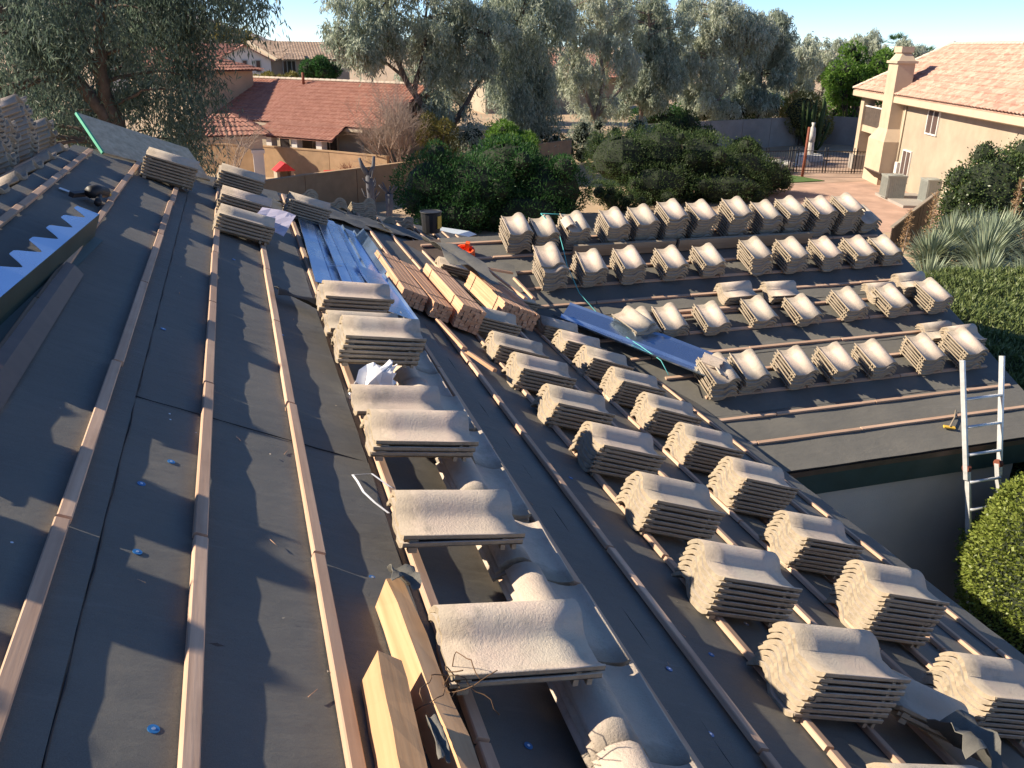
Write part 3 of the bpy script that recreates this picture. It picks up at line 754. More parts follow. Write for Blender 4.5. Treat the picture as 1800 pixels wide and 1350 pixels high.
beam(.335, 1.36, 1.05, .045, .13, .1, 'stub of a beam just showing at the bottom edge')
def ragged(name, o, ex, ey, ez, sx, sy, curl, mat, label, cat, n=7, thick=.003, seed=3):
    r = random.Random(seed); g = []
    for j in range(n + 1):
        row = []
        for i in range(n + 1):
            u_, v_ = i / n - .5, j / n - .5
            e = (.08 * r.uniform(-1, 1) if i in (0, n) or j in (0, n) else .02 * r.uniform(-1, 1))
            row.append((sx * (u_ + e * .5), sy * (v_ + e * .5), curl * (math.sin(u_ * 3.1 + v_ * 2) ** 2 + .35 * r.uniform(0, 1))))
        g.append(row)
    m_ = MB(); m_.sheet(g, thick); ob = m_.build(name, mat); ob.matrix_basis = frame(o, ex, ey, ez); return tag(ob, label, cat)
ragged('felt_scrap', Mp(.285, 2.10, .12), SV, YV, NV, .09, .08, .03, M['felt'], 'torn black felt scrap stuck on the long beam tip', 'felt scrap', seed=5)
ragged('felt_scrap', Mp(.245, 1.45, .12), SV, YV, NV, .03, .13, .015, M['felt'], 'narrow torn felt scrap on the short beam', 'felt scrap', seed=8)
ragged('felt_scrap', Mp(2.30, 1.83, .10), SV, YV, NV, .22, .20, .09, M['felt'], 'curled felt offcut between the near eave stacks', 'felt scrap', seed=9)
ragged('felt_scrap', Mp(1.95, 8.45, .26), SV, YV, NV, .55, 1.3, .08, M['felt'], 'large felt offcut draped over the lumber bundles', 'felt scrap', 10, seed=12)
ragged('felt_scrap', Mp(.30, 5.3, .05), SV, YV, NV, .42, .14, .035, M['dark'], 'dark curled felt strip poking out above the crosswise stacks', 'felt scrap', seed=15)
ragged('felt_scrap', Wp(2.65, 9.35, .06), XV, WV, WN, .7, .6, .05, M['felt'], 'grey felt offcut below the orange case', 'felt scrap', seed=18)
for i, (x, y, sx, sy) in enumerate([(.95, 9.9, .5, .9), (1.45, 10.5, .45, .9), (1.95, 11.0, .5, 1.0), (.55, 9.35, .3, .5)]):
    ragged('felt_scrap', Mp(x, y, .03), (SV * .75 + YV * .66).normalized(), (YV * .75 - SV * .66).normalized(), NV, sy, sx, .03, M['felt'], 'felt strip along the hip, %s from the sheet metal' % ORD1[i], 'felt scrap', 8, seed=21 + i)
# brown twine and stray wires round the beams
m_ = MB(); r_ = random.Random(4)
for k in range(8):
    p = Mp(.335 + r_.uniform(-.02, .02), 1.70 + r_.uniform(-.05, .05), .11); path = [p]; d = Vector((r_.uniform(-1, 1), r_.uniform(-1, 1), r_.uniform(.1, 1))).normalized()
    for q in range(9):
        d = (d + Vector((r_.uniform(-.6, .6), r_.uniform(-.6, .6), r_.uniform(-.65, .45)))).normalized(); path.append(path[-1] + d * .022)
    m_.tube(path, .0016, 4)
tag(m_.build('twine', M['twine']), 'tangle of thin brown twine caught on the long beam', 'twine')

# ---- metal
def panel(name, pts_rows, mat, label, cat, group=None, thick=.0015, nrm=NV, smooth=False):
    m_ = MB(); m_.sheet(pts_rows, thick, nrm, smooth); o = m_.build(name, mat); return tag(o, label, cat, group)
def ribbed(x0, x1, ya, yb, h, skew, label, ribs=(0.04, .33, .36, .64, .67, .96), top=.014):
    cols = sorted(set([0, 1] + list(ribs) + [r + .015 for r in ribs if r < .98])); rows = []
    for j in range(9):
        f = j / 8; row = []
        for c in cols:
            isr = any(abs(c - r - .0075) < .009 for r in ribs[1:-1])
            lip = .02 if c in (0, 1) else 0
            row.append(Mp(x0 + (x1 - x0) * c + skew * f, ya + (yb - ya) * f, h + (top if c in ribs[1:-1] else 0) + lip + .0015 * math.sin(f * 7 + c * 4)))
        rows.append(row)
    return panel('flashing_sheet', rows, M['steel'], label, 'flashing', 'valley flashing sheets')
ribbed(.40, .66, 6.02, 9.05, .055, .08, 'blue steel flashing sheet nearest the crosswise stacks, left one', (0.04, .5, .53, .96))
ribbed(.60, .88, 6.12, 9.10, .075, .06, 'blue steel flashing sheet in the middle of the pile', (0.04, .3, .33, .7, .96))
ribbed(.84, 1.05, 6.70, 9.15, .060, .02, 'blue steel flashing sheet on the lumber side of the pile', (.04, .96))
ribbed(.82, 1.06, 5.72, 7.05, .100, -.03, 'short blue flashing sheet sticking out below the pile', (.04, .96), .004)
rows = [[Mp(1.04 + .05 * c, 7.15 + 1.7 * f, .06 + (.11 if c == 1 else 0)) for c in (0, .15, 1)] for f in np.linspace(0, 1, 5)]
panel('flashing_sheet', rows, M['steel'], 'bent steel flashing edge standing up beside the pile', 'flashing', 'valley flashing sheets')
# valley flashing sheet sliding off between the roofs
rows = []
A0, A1 = Vector((3.30, 8.62, 0)), Vector((4.62, 7.36, 0)); dv_ = (A1 - A0).normalized(); sd = Vector((dv_.y, -dv_.x, 0))
if sd.x < 0: sd = -sd
for j in range(11):
    f = j / 10; c0 = A0 + (A1 - A0) * f; row = []
    for s_, lift in ((-.26, .10), (-.24, .075), (-.02, .012), (0, .04), (.02, .012), (.22, .07), (.24, .09)):
        wd_ = 1.0 if f < .6 or s_ < 0 else 1.25
        p = c0 + sd * s_ * wd_
        z = max(ZM - TM * p.x, WZ + TW * (p.y - WY)) if p.x < XE else WZ + TW * (p.y - WY)
        zc = max(ZM - TM * c0.x, WZ + TW * (c0.y - WY)) if c0.x < XE else WZ + TW * (c0.y - WY)
        row.append((p.x, p.y, zc + .05 + lift * 1.0 + (z - zc) * .35 + .10 * f * (1 - .3 * f)))
    rows.append(row)
panel('flashing_sheet', rows, M['steel'], 'long blue valley flashing lying between the two roofs', 'flashing', 'valley flashing sheets', nrm=(0, 0, 1))
# scalloped flashing at the picture's left edge
fl = empty('scalloped_flashing', (0, 0, 0), 0, 'pale blue scalloped metal flashing standing on the upper battens', 'flashing')
top = []; F0, F1 = Mp(-.945, 3.05, .015), Mp(-.835, 5.26, .015)
dirf = (F1 - F0); Lf = dirf.length; dirf.normalize(); out = dirf.cross(NV).normalized()
if out.x > 0: out = -out                      # towards the ridge
n = 150
vs = []; fs = []
for i in range(n + 1):
    t = Lf * i / n; ph = (t / .31) % 1.0
    cc_ = .5 + .5 * math.cos(2 * math.pi * (ph + .06 * math.sin(2 * math.pi * ph))); dpt = .035 + .085 * min(1.0, cc_ * 1.3) ** .5
    p = F0 + dirf * t + NV * .13
    vs += [p, p + out * dpt]
for i in range(n): fs.append((2 * i, 2 * i + 2, 2 * i + 3, 2 * i + 1))
k0 = len(vs); vs2 = [v - NV * .0015 for v in vs]
m_ = MB(); m_.add(vs + vs2, fs + [tuple(k0 + q for q in f[::-1]) for f in fs]); m_.build('scallop_flange', M['steel'], fl)
m_ = MB(); m_.sheet([[F0 + NV * .132 + dirf * t - out * .001, F0 + NV * .10 + dirf * t - out * .004, F0 + dirf * t - out * .012] for t in np.linspace(0, Lf, 12)], .002, -out, False); m_.build('face_flange', M['darkgreen'], fl)
m_ = MB(); m_.sheet([[F0 + dirf * t - out * .012, F0 + dirf * t - out * .06 - NV * .004] for t in np.linspace(0, Lf, 12)], .002, NV, False); m_.build('foot_flange', M['darkgreen'], fl)
rows = [[Mp(-.865 + .01 * f, 2.3 + 2.15 * f, .050), Mp(-.83 + .01 * f, 2.3 + 2.15 * f, .048), Mp(-.775, 2.3 + 2.15 * f, .018)] for f in np.linspace(0, 1, 6)]
panel('drip_edge_strip', rows, M['brownmetal'], 'dark brown bent drip edge lying over an upper batten', 'flashing')

# ---- plywood offcut leaning at the hip
pw = empty('plywood_panel', (0, 0, 0), 0, 'weathered plywood offcut with green painted edge leaning at the hip', 'plywood')
b0, b1 = Vector((-1.09, 8.14, CZ - .90)), Vector((-.28, 8.90, CZ - 1.265))
t0, t1 = Vector((-1.30, 8.50, CZ - .60)), Vector((-.465, 9.20, CZ - .995))
nn = (b1 - b0).cross(t0 - b0).normalized()
if nn.y > 0: nn = -nn
m_ = MB(); slab(m_, [b0, b1, t1, t0], nn, .018); m_.build('sheet', M['plywood'], pw)
m_ = MB(); e_ = (t0 - b0).normalized(); q_ = (b1 - b0).normalized()
slab(m_, [b0 + nn * .002 - q_ * .008, b0 + nn * .002 + q_ * .012, t0 + nn * .002 + q_ * .012, t0 + nn * .002 - q_ * .008], nn, .023); m_.build('painted_edge', M['greenpaint'], pw)

# ---- nail gun and tape at the upper battens
ng = empty('nail_gun', (0, 0, 0), 0, 'black nail gun with yellow tip lying on the upper felt', 'nail gun')
ng.matrix_basis = frame(Mp(-.93, 6.15, .02), SV, YV, NV) @ Matrix.Rotation(R(-25), 4, 'Z')
m_ = MB(); m_.tube([(-.02, .13, .055), (-.02, .02, .06), (-.01, -.06, .055)], [.035, .045, .04], 10); m_.build('cylinder_head', M['dark'], ng)
m_ = MB(); m_.tube([(0, .02, .05), (.05, -.05, .03), (.09, -.12, .025)], [.022, .02, .024], 8); m_.build('handle', M['dark'], ng)
m_ = MB(); m_.box((-.05, -.09, .025), (.03, .26, .03), .15); m_.build('magazine', M['dark'], ng)
m_ = MB(); m_.tube([(-.02, .13, .05), (-.02, .19, .04)], [.02, .012], 8); m_.build('nose', M['yellow'], ng)
m_ = MB(); m_.sheet([[(-.16 + .03 * i, .14 + .025 * j, .004 + .004 * ((i * j) % 2)) for i in range(3)] for j in range(3)], .001); o = m_.build('paper_scrap', M['paper']); o.matrix_basis = frame(Mp(-.98, 6.0, .015), SV, YV, NV); tag(o, 'small white paper scrap beside the nail gun', 'paper')

# ---- cardboard, crumpled wrapper, strap, orange case, rope
r_ = random.Random(2)
cq = [Vector((.030, 6.85, CZ - 1.31)), Vector((.28, 6.80, CZ - 1.40)), Vector((.40, 7.15, CZ - 1.32)), Vector((.15, 7.20, CZ - 1.24))]
g = [[cq[0].lerp(cq[1], i / 4).lerp(cq[3].lerp(cq[2], i / 4), j / 4) + NV * (.012 * math.sin(j * 1.3 + i)) for i in range(5)] for j in range(5)]
panel('cardboard_sheet', g, M['card'], 'lilac grey cardboard flap leaning on the front hip stack', 'cardboard', thick=.004)
for i, (x, y, L_, yw) in enumerate([(.02, 6.95, .36, .9), (.60, 6.75, .2, -.9)]):
    m_ = MB(); m_.box((0, 0, 0), (.018, L_, .003)); o = m_.build('paper_strip', M['paper']); o.matrix_basis = frame(Mp(x, y, .07), SV, YV, NV) @ Matrix.Rotation(yw, 4, 'Z') @ Matrix.Rotation(.2, 4, 'X')
    tag(o, ['torn white strip on the ridge side of the cardboard', 'torn white strip on the eave side of the cardboard'][i], 'paper strip', 'torn strips')
n = 12; vs = []; fs = []
for i in range(n):
    for j in range(n):
        th_, ph_ = math.pi * (i + .5) / n, 2 * math.pi * j / n
        rr = .105 * (1 + r_.uniform(-.45, .35))
        vs.append((rr * math.sin(th_) * math.cos(ph_) * .8, rr * math.sin(th_) * math.sin(ph_) * .75, rr * 1.25 * math.cos(th_) + .09))
for i in range(n - 1):
    for j in range(n): fs += [(i * n + j, i * n + (j + 1) % n, (i + 1) * n + (j + 1) % n), (i * n + j, (i + 1) * n + (j + 1) % n, (i + 1) * n + j)]
fs += [tuple(range(n - 1, -1, -1)), tuple((n - 1) * n + k for k in range(n))]
m_ = MB(); m_.add(vs, fs); o = m_.build('crumpled_wrapper', M['paper']); o.matrix_basis = frame(Mp(.45, 3.95, .0), SV, YV, NV) @ Matrix.Rotation(.4, 4, 'Y')
tag(o, 'crumpled white plastic wrapper in front of the tall crosswise stack', 'wrapper')
m_ = MB()
pts = [Mp(.29, 2.98, .02), Mp(.295, 2.91, .03), Mp(.31, 2.84, .025), Mp(.345, 2.78, .022), Mp(.39, 2.74, .015)]
pts2 = [Mp(.29, 2.98, .02), Mp(.35, 2.97, .05), Mp(.43, 2.93, .03), Mp(.47, 2.90, .015)]
for P_ in (pts, pts2): m_.sheet([[p, p + NV * .003 + SV * .007] for p in P_], .001, NV)
tag(m_.build('plastic_strap', M['paper']), 'white plastic strap looped over a batten', 'strap')
oc = empty('orange_case', (0, 0, 0), 0, 'small bright orange plastic case on the felt below the bucket', 'case'); oc.matrix_basis = frame(Wp(2.52, 9.95, .02), XV, WV, WN) @ Matrix.Rotation(.5, 4, 'Z')
m_ = MB(); m_.disc((0, 0, 0), .13, .05, 14, r2=.12); m_.build('base', M['orange'], oc)
m_ = MB(); m_.tube([(math.cos(t) * .10, math.sin(t) * .10, .07) for t in np.linspace(0, 2 * math.pi, 14)], .022, 6); m_.build('rim', M['orange'], oc)
m_ = MB(); m_.box((.05, .02, .10), (.06, .05, .10), .6); m_.build('handle', M['orange'], oc)
P_ = [Wp(3.55, 10.25, .36), Wp(3.70, 9.95, .27), Wp(3.60, 9.55, .33), Wp(3.52, 9.20, .34), Wp(3.62, 8.95, .12), Wp(3.75, 8.6, .05), Wp(3.85, 8.3, .06), Wp(3.95, 7.95, .14), Wp(4.02, 7.62, .22), Wp(4.02, 7.42, .20)]
m_ = MB(); m_.tube(P_, .005, 5); tag(m_.build('rope', M['teal']), 'thin teal safety rope running down the wing roof', 'rope')
m_ = MB(); m_.tube([Wp(3.55, 10.25, .36), Wp(3.9, 10.3, .30), Wp(4.2, 10.45, .1)], .006, 5); m_.build('rope_end', M['teal'], bpy.data.objects['rope'])
br = empty('paint_brush', (0, 0, 0), 0, 'yellow handled brush lying at the wing eave by the ladder', 'brush'); br.matrix_basis = frame(Wp(6.85, 6.42, .02), XV, WV, WN) @ Matrix.Rotation(1.2, 4, 'Z')
m_ = MB(); m_.box((0, 0, .010), (.035, .12, .016)); m_.build('head', M['yellow'], br)
m_ = MB(); m_.tube([(0, .0, .02), (.16, -.10, .02), (.30, -.16, .012)], .008, 6); m_.build('handle', M['greywood'], br)

r_ = random.Random(77)
m_ = MB()
for k in range(70):
    x, y = r_.uniform(-.9, 3.4), r_.uniform(1.4, 6.5); p = Mp(x, y, .014); q = r_.uniform(.004, .011)
    vs = [p + SV * (q * r_.uniform(-1, 1)) + YV * (q * r_.uniform(-1, 1)) + NV * (r_.uniform(0, .5) * q) for _ in range(5)]
    m_.add(vs, [(0, 1, 2), (0, 2, 3), (0, 3, 4), (1, 2, 4), (2, 3, 4), (0, 1, 4)])
tag(m_.build('tile_crumbs', M['tile_top']), 'small tile crumbs scattered over the bare felt', 'crumbs', None, 'stuff')
m_ = MB()
for k in range(26):
    x, y, an = r_.uniform(-.5, 1.6), r_.uniform(1.4, 6.0), r_.uniform(0, 3.1); d_ = SV * math.cos(an) + YV * math.sin(an); L_ = r_.uniform(.015, .05)
    m_.tube([Mp(x, y, .013), Mp(x, y, .014) + d_ * L_], [.0016, .0007], 4)
tag(m_.build('wood_splinters', M['stick']), 'thin pale wood splinters strewn between the battens', 'splinters', None, 'stuff')
# ---- broken tile pieces
def shard(o, ex, ey, ez, s0, s1, label):
    pr = [p for p in PROF if s0 <= p[0] <= s1]; m_ = MB(); g = [[(x, y + random.uniform(-.012, .012), z) for x, z in pr] for y in (0, .1, .2)]
    m_.sheet(g, .014, (0, 0, 1)); o_ = m_.build('tile_shard', M['tile_top']); o_.matrix_basis = frame(o, ex, ey, ez); tag(o_, label, 'tile piece', 'broken tile pieces')
shard(Wp(4.50, 7.30, .33), (XV * .7 + WV * .7).normalized(), (WV * .7 - XV * .7).normalized(), WN, -.01, .2, 'broken tile piece on the leftmost front row stack, barrel part')
shard(Wp(4.62, 7.22, .30), XV, WV, (WN + XV * .3).normalized(), -.2, .0, 'broken tile piece on the leftmost front row stack, flat part')
shard(Wp(3.92, 10.12, .34), -XV, -WV, WN, -.01, .2, 'broken barrel piece on the third stack of the back wing row')

# ---- ladder on the wing eave
ld = empty('ladder', (6.98, 5.22, 0), 0, 'aluminium folding ladder leaning on the wing eave', 'ladder')
F_ = Vector((0, 0, 0)); T_ = Vector((0, 1.15, 3.80)); up_ = (T_ - F_).normalized()
for sx in (-1, 1):
    m_ = MB(); a0 = Vector((sx * .25, 0, 0)); a1 = Vector((sx * .19, .80, 2.55)); a2 = Vector((sx * .25, 1.10, 3.62))
    for p, q, wd_ in ((a0, a1, .026), (a1 - up_ * .12 + Vector((sx * .022, 0, 0)), a2, .022)):
        ez = (q - p).normalized(); ex = Vector((1, 0, 0)); ey = ez.cross(ex).normalized(); ex = ey.cross(ez)
        m_.box((0, 0, 0), (wd_, .055, (q - p).length), M=frame((p + q) / 2, ex, ey, ez))
    m_.build('rail', M['alu'], ld)
    m_ = MB(); m_.disc((0, 0, -.02), .045, .04, 12, M=Matrix.Translation(a1 + Vector((sx * .012, 0, 0))) @ Matrix.Rotation(R(90), 4, 'Y')); m_.build('hinge', M['rust'], ld)
for k in range(13):
    f = .25 + .285 * k
    if f > 3.55: break
    p = F_ + up_ * f
    hw = (.25 + (.19 - .25) * f / 2.67) if f < 2.67 else (.19 + (.255 - .19) * (f - 2.67) / 1.3)
    m_ = MB(); m_.tube([p + Vector((-hw, 0, 0)), p + Vector((hw, 0, 0))], .017, 8); m_.build('rung', M['alu'], ld)
for sx in (-1, 1):
    m_ = MB(); m_.box((sx * .25, -.01, .02), (.06, .10, .05)); m_.build('foot', M['dark'], ld)

# ================================================================== NEIGHBOURING BUILDINGS
def tile_roof(A, B, Cc, D, wave=.24, course=.36, amp=.045, step=.03):
    """barrel-tiled slope: A-B eave, D-C ridge side (D above A). Returns an MB with rolls and stepped courses."""
    A, B, Cc, D = map(Vector, (A, B, Cc, D))
    n = (B - A).cross(D - A).normalized()
    if n.z < 0: n = -n
    e = (B - A).normalized(); L = max((B - A).length, (Cc - D).length); H = (D - A - e * (D - A).dot(e)).length
    nc = max(2, int(H / course)); nw = int(L / wave) * 4
    m_ = MB(); vs = []; fs = []
    for j in range(nc):
        for q, f in enumerate((j / nc, (j + 1) / nc)):
            a_ = A + (D - A) * f; b_ = B + (Cc - B) * f; ln = (b_ - a_).length
            for i in range(nw + 1):
                p = a_ + (b_ - a_) * (i / nw)
                s_ = (p - A).dot(e)
                vs.append(p + n * (amp * (.5 + .5 * math.cos(2 * math.pi * s_ / wave)) + (step if q == 0 else 0)))
    c = nw + 1
    for j in range(nc):
        b = j * 2 * c
        for i in range(nw): fs.append((b + i, b + i + 1, b + c + i + 1, b + c + i))
        if j:
            p = (j * 2 - 1) * c
            for i in range(nw): fs.append((p + i, p + i + 1, b + i + 1, b + i))
    m_.add(vs, fs, False)
    k = len(m_.v); t = n * .05
    m_.add([A - t, B - t, Cc - t, D - t], [(3, 2, 1, 0)])
    return m_
def window(parent, o, ex, ey, w_, h_, out, frame_mat='whitepaint', panes=2, glass='screen', fw=.06):
    """window: frame of bars with separate panes; ex along the wall, ey up, out away from the wall"""
    ex, ey, out = ex.normalized(), ey.normalized(), out.normalized()
    root = MB()
    for (cx, cy, sx, sy) in [(0, h_ / 2, w_, fw), (0, -h_ / 2, w_, fw), (-w_ / 2 + fw / 2, 0, fw, h_ - fw), (w_ / 2 - fw / 2, 0, fw, h_ - fw)] + [(-w_ / 2 + w_ * k / panes, 0, fw * .8, h_ - fw) for k in range(1, panes)]:
        root.box((0, 0, 0), (sx, sy, .09), M=frame(o + ex * cx + ey * cy + out * .03, ex, ey, out))
    f_ = root.build('window', M[frame_mat], parent)
    for k in range(panes):
        m_ = MB(); m_.box((0, 0, 0), (w_ / panes - fw, h_ - fw, .02), M=frame(o + ex * (-w_ / 2 + w_ * (k + .5) / panes) + out * .035, ex, ey, out)); m_.build('pane', M[glass], f_)
    return f_
ZU = Vector((0, 0, 1))

# ---- right neighbour: two storeys, chimney, balcony
rh = empty('neighbour_house', (0, 0, 0), 0, 'tan stucco two storey house with pink tiled roof and chimney', 'house')
O = Vector((31.8, 36.1, 0)); DN = Vector((-.37, -.93, 0)).normalized(); NO2 = Vector((-.93, .37, 0)).normalized()
def rp(t, n_, z): return O - DN * t + NO2 * n_ + ZU * z     # t towards the far end, n_ outwards
ez_ = CZ - 2.12
m_ = MB(); m_.hexa([rp(-22, 0, -.3), rp(4.0, 0, -.3), rp(4.0, -8, -.3), rp(-22, -8, -.3), rp(-22, 0, ez_), rp(4.0, 0, ez_), rp(4.0, -8, ez_), rp(-22, -8, ez_)][::1]); m_.build('wall', M['stucco_cream'], rh)
m_ = MB(); m_.hexa([rp(4.0, -1.6, -.3), rp(7.6, -1.6, -.3), rp(7.6, -8, -.3), rp(4.0, -8, -.3), rp(4.0, -1.6, ez_), rp(7.6, -1.6, ez_), rp(7.6, -8, ez_), rp(4.0, -8, ez_)]); m_.build('porch_wall', M['stucco_cream'], rh)
rz_ = CZ + .30; rw = 3.65
E0, E1, R0, R1_ = rp(8.1, .55, ez_), rp(-22, .55, ez_), rp(4.5, -3.1, rz_), rp(-22, -3.1, rz_)
tile_roof(E1, E0, R0, R1_, .30, .40, .075, .045).build('roof', M['rooftile_pink'], rh)
m_ = MB(); m_.add([E0, rp(8.1, -8, ez_), R0], [(0, 1, 2)]); m_.add([R0, rp(8.1, -8, ez_), rp(-22, -8, ez_), R1_], [(0, 1, 2, 3)]); m_.build('rear_roof', M['rooftile_pink'], rh)
for k in range(34):                               # ridge and hip caps
    o = link('ridge_cap', CAP, rh); p = R0 + (R1_ - R0) * (k * .40 / 26.5); d_ = (R0 - R1_).normalized(); o.matrix_basis = frame(p + ZU * .03, ZU.cross(d_) * -1, d_, ZU) @ Matrix.Scale(1.1, 4)
    if k < 14:
        o = link('ridge_cap', CAP, rh); d_ = (R0 - E0).normalized(); ex_ = d_.cross(ZU).normalized(); o.matrix_basis = frame(E0 + d_ * (k * .41) + ZU * .04, ex_, d_, ex_.cross(d_)) @ Matrix.Scale(1.1, 4)
m_ = MB(); m_.hexa([rp(8.1, .30, ez_ - .42), rp(-22, .30, ez_ - .42), rp(-22, .56, ez_ - .34), rp(8.1, .56, ez_ - .34), rp(8.1, .30, ez_ - .01), rp(-22, .30, ez_ - .01), rp(-22, .56, ez_ - .06), rp(8.1, .56, ez_ - .06)]); m_.build('fascia', M['trim'], rh)
m_ = MB(); m_.hexa([rp(-22, -.1, ez_ - .36), rp(8.0, -.1, ez_ - .36), rp(8.0, .31, ez_ - .36), rp(-22, .31, ez_ - .36), rp(-22, -.1, ez_ - .30), rp(8.0, -.1, ez_ - .30), rp(8.0, .31, ez_ - .30), rp(-22, .31, ez_ - .30)]); m_.build('soffit', M['trim'], rh)
ch = MB()
def ring(t0, t1, n0, n1, z): return [rp(t0, n0, z), rp(t1, n0, z), rp(t1, n1, z), rp(t0, n1, z)]
def loft(mb, rings):
    vs = [p for r in rings for p in r]; fs = [(3, 2, 1, 0), tuple(4 * (len(rings) - 1) + i for i in range(4))]
    for j in range(len(rings) - 1):
        for i in range(4): fs.append((4 * j + i, 4 * j + (i + 1) % 4, 4 * j + 4 + (i + 1) % 4, 4 * j + 4 + i))
    mb.add(vs, fs)
loft(ch, [ring(.75, 3.25, -.2, .82, -.3), ring(.75, 3.25, -.2, .82, 2.15), ring(1.15, 2.55, -.2, .62, 2.75), ring(1.15, 2.55, -.2, .62, CZ - .62)])
chim = ch.build('chimney', M['stucco'], rh)
c2 = MB(); loft(c2, [ring(1.05, 2.65, -.3, .72, CZ - .62), ring(1.05, 2.65, -.3, .72, CZ - .50), ]); loft(c2, [ring(1.15, 2.55, -.2, .62, CZ - .50), ring(1.38, 2.30, 0, .42, CZ - .12)]); loft(c2, [ring(1.28, 2.40, -.08, .52, CZ - .12), ring(1.28, 2.40, -.08, .52, CZ + .16)])
c2.build('chimney_cap', M['stucco'], chim)
window(rh, rp(-3.0, .0, CZ - 2.98), -DN, ZU, 1.35, 1.25, NO2)
window(rh, rp(-.55, .0, CZ - 5.35), -DN, ZU, 1.15, 1.45, NO2)
m_ = MB(); loft(m_, [ring(7.1, 7.7, -.45, .15, -.5), ring(7.1, 7.7, -.45, .15, ez_ - .36)]); m_.build('column', M['stucco'], rh)
m_ = MB(); m_.box((0, 0, 0), (.9, .9, .9), M=frame(rp(7.4, -.15, .35), -DN, NO2, ZU)); m_.build('column_base', M['greywall'], rh)
m_ = MB(); loft(m_, [ring(3.2, 7.3, -1.6, .05, 2.15), ring(3.2, 7.3, -1.6, .05, 2.5)]); bal = m_.build('balcony', M['stucco'], rh)
m_ = MB(); loft(m_, [ring(3.2, 7.2, -.02, .0, 2.5), ring(3.2, 7.2, -.02, .0, 3.5)]); m_.build('balcony_screen', M['darkwood'], bal)
m_ = MB(); loft(m_, [ring(3.2, 7.3, -.06, .04, 3.5), ring(3.2, 7.3, -.06, .04, 3.56)]); m_.build('handrail', M['whitepaint'], bal)
m_ = MB(); m_.box((0, 0, 0), (.35, .18, .55), M=frame(rp(.35, .09, .95), -DN, NO2, ZU)); m_.build('meter_box', M['stucco_white'], rh)
m_ = MB(); m_.tube([rp(.62, .06, 0), rp(.62, .06, ez_ - .36)], .045, 6); m_.build('downspout', M['trim'], rh)
for (x, y, lb) in ((28.95, 33.2, 'grey air conditioner on the slab, farther from the fence'), (29.85, 31.7, 'grey ribbed air conditioner on the slab, beside the fence')):
    ac = empty('air_conditioner', (x, y, 0), R(-20), lb, 'air conditioner', 'air conditioners beside the tan house')
    m_ = MB(); m_.box((0, 0, .60), (.85, .85, .95)); m_.build('casing', M['acgrey'], ac)
    m_ = MB(); m_.box((0, 0, 1.10), (.90, .90, .06)); m_.disc((0, 0, 1.13), .33, .02, 16); m_.build('fan_grille', M['acgrey'], ac)
    for k in range(9):
        m_ = MB(); m_.box((-.43, -.36 + .09 * k, .6), (.02, .025, .85)); m_.build('louver', M['acgrey'], ac)
        m_ = MB(); m_.box((-.36 + .09 * k, -.43, .6), (.025, .02, .85)); m_.build('louver', M['acgrey'], ac)
m_ = MB(); m_.box((29.5, 32.4, .06), (2.2, 3.6, .12), R(-20)); tag(m_.build('concrete_slab', M['greywall']), 'low concrete pad under the air conditioners', 'concrete pad')
m_ = MB(); m_.box((0, 0, 0), (.9, 2.4, .05), M=Matrix.Translation((30.9, 36.6, .55)) @ Matrix.Rotation(R(-20), 4, 'Z') @ Matrix.Rotation(R(38), 4, 'Y')); tag(m_.build('leaning_door', M['darkwood']), 'old brown wooden panel leaning against the chimney foot', 'panel')

# ---- side yard fence in front of it
fn = empty('board_fence', (0, 0, 0), 0, 'dark brown board fence behind the yucca plants', 'fence')
A0, A1 = Vector((17.4, 19.7, 0)), Vector((23.4, 24.6, 0)); d_ = (A1 - A0).normalized(); nn = int((A1 - A0).length / .30); pn = Vector((d_.y, -d_.x, 0))
for k in range(nn):
    m_ = MB(); m_.box((0, 0, 0), (.285, .025, 1.80), M=frame(A0 + d_ * (.15 + k * .30) + ZU * .92 + pn * random.uniform(-.006, .006), d_, -pn, ZU)); m_.build('board', M['darkwood'], fn)
m_ = MB(); m_.box((0, 0, 0), (nn * .30, .10, .05), M=frame(A0 + d_ * (nn * .15) + ZU * 1.86, d_, -pn, ZU)); m_.build('top_rail', M['greywood'], fn)
# ---- yard walls
def block_wall(name, pts, hgt, mat, label, seg=3.2, th=.18, cap=True):
    root = empty(name, (0, 0, 0), 0, label, 'wall')
    for a_, b_ in zip(pts[:-1], pts[1:]):
        a_, b_ = Vector((*a_, 0)), Vector((*b_, 0)); L = (b_ - a_).length; n_ = max(1, round(L / seg)); d_ = (b_ - a_).normalized(); q_ = Vector((-d_.y, d_.x, 0))
        for k in range(n_):
            c_ = a_ + d_ * (L * (k + .5) / n_)
            m_ = MB(); m_.box((0, 0, 0), (L / n_ - .035, th, hgt + .3), M=frame(c_ + ZU * (hgt / 2 - .15), d_, q_, ZU)); m_.build('wall_panel', M[mat], root)
            m_ = MB(); m_.box((0, 0, 0), (.06, th - .05, hgt + .26), M=frame(a_ + d_ * (L * k / n_) + ZU * (hgt / 2 - .15), d_, q_, ZU)); m_.build('joint', M['rust'], root)
            if cap:
                m_ = MB(); m_.box((0, 0, 0), (L / n_ - .01, th + .05, .06), M=frame(c_ + ZU * (hgt + .02), d_, q_, ZU)); m_.build('wall_cap', M[mat], root)
    return root
block_wall('garden_wall', [(-4.5, 30.2), (2.4, 35.6), (6.9, 38.6), (18.0, 46.6)], 1.5, 'blockwall', 'orange tan block wall crossing behind the dark shrub')
block_wall('garden_wall', [(-6.0, 51.0), (1.2, 46.5), (4.3, 43.6), (6.7, 40.9)], 1.5, 'blockwall', 'tan block wall below the red tiled house')
block_wall('garden_wall', [(24.0, 50.5), (33.0, 53.2), (41.2, 55.6)], 1.9, 'greywall', 'grey block wall behind the pool yard')
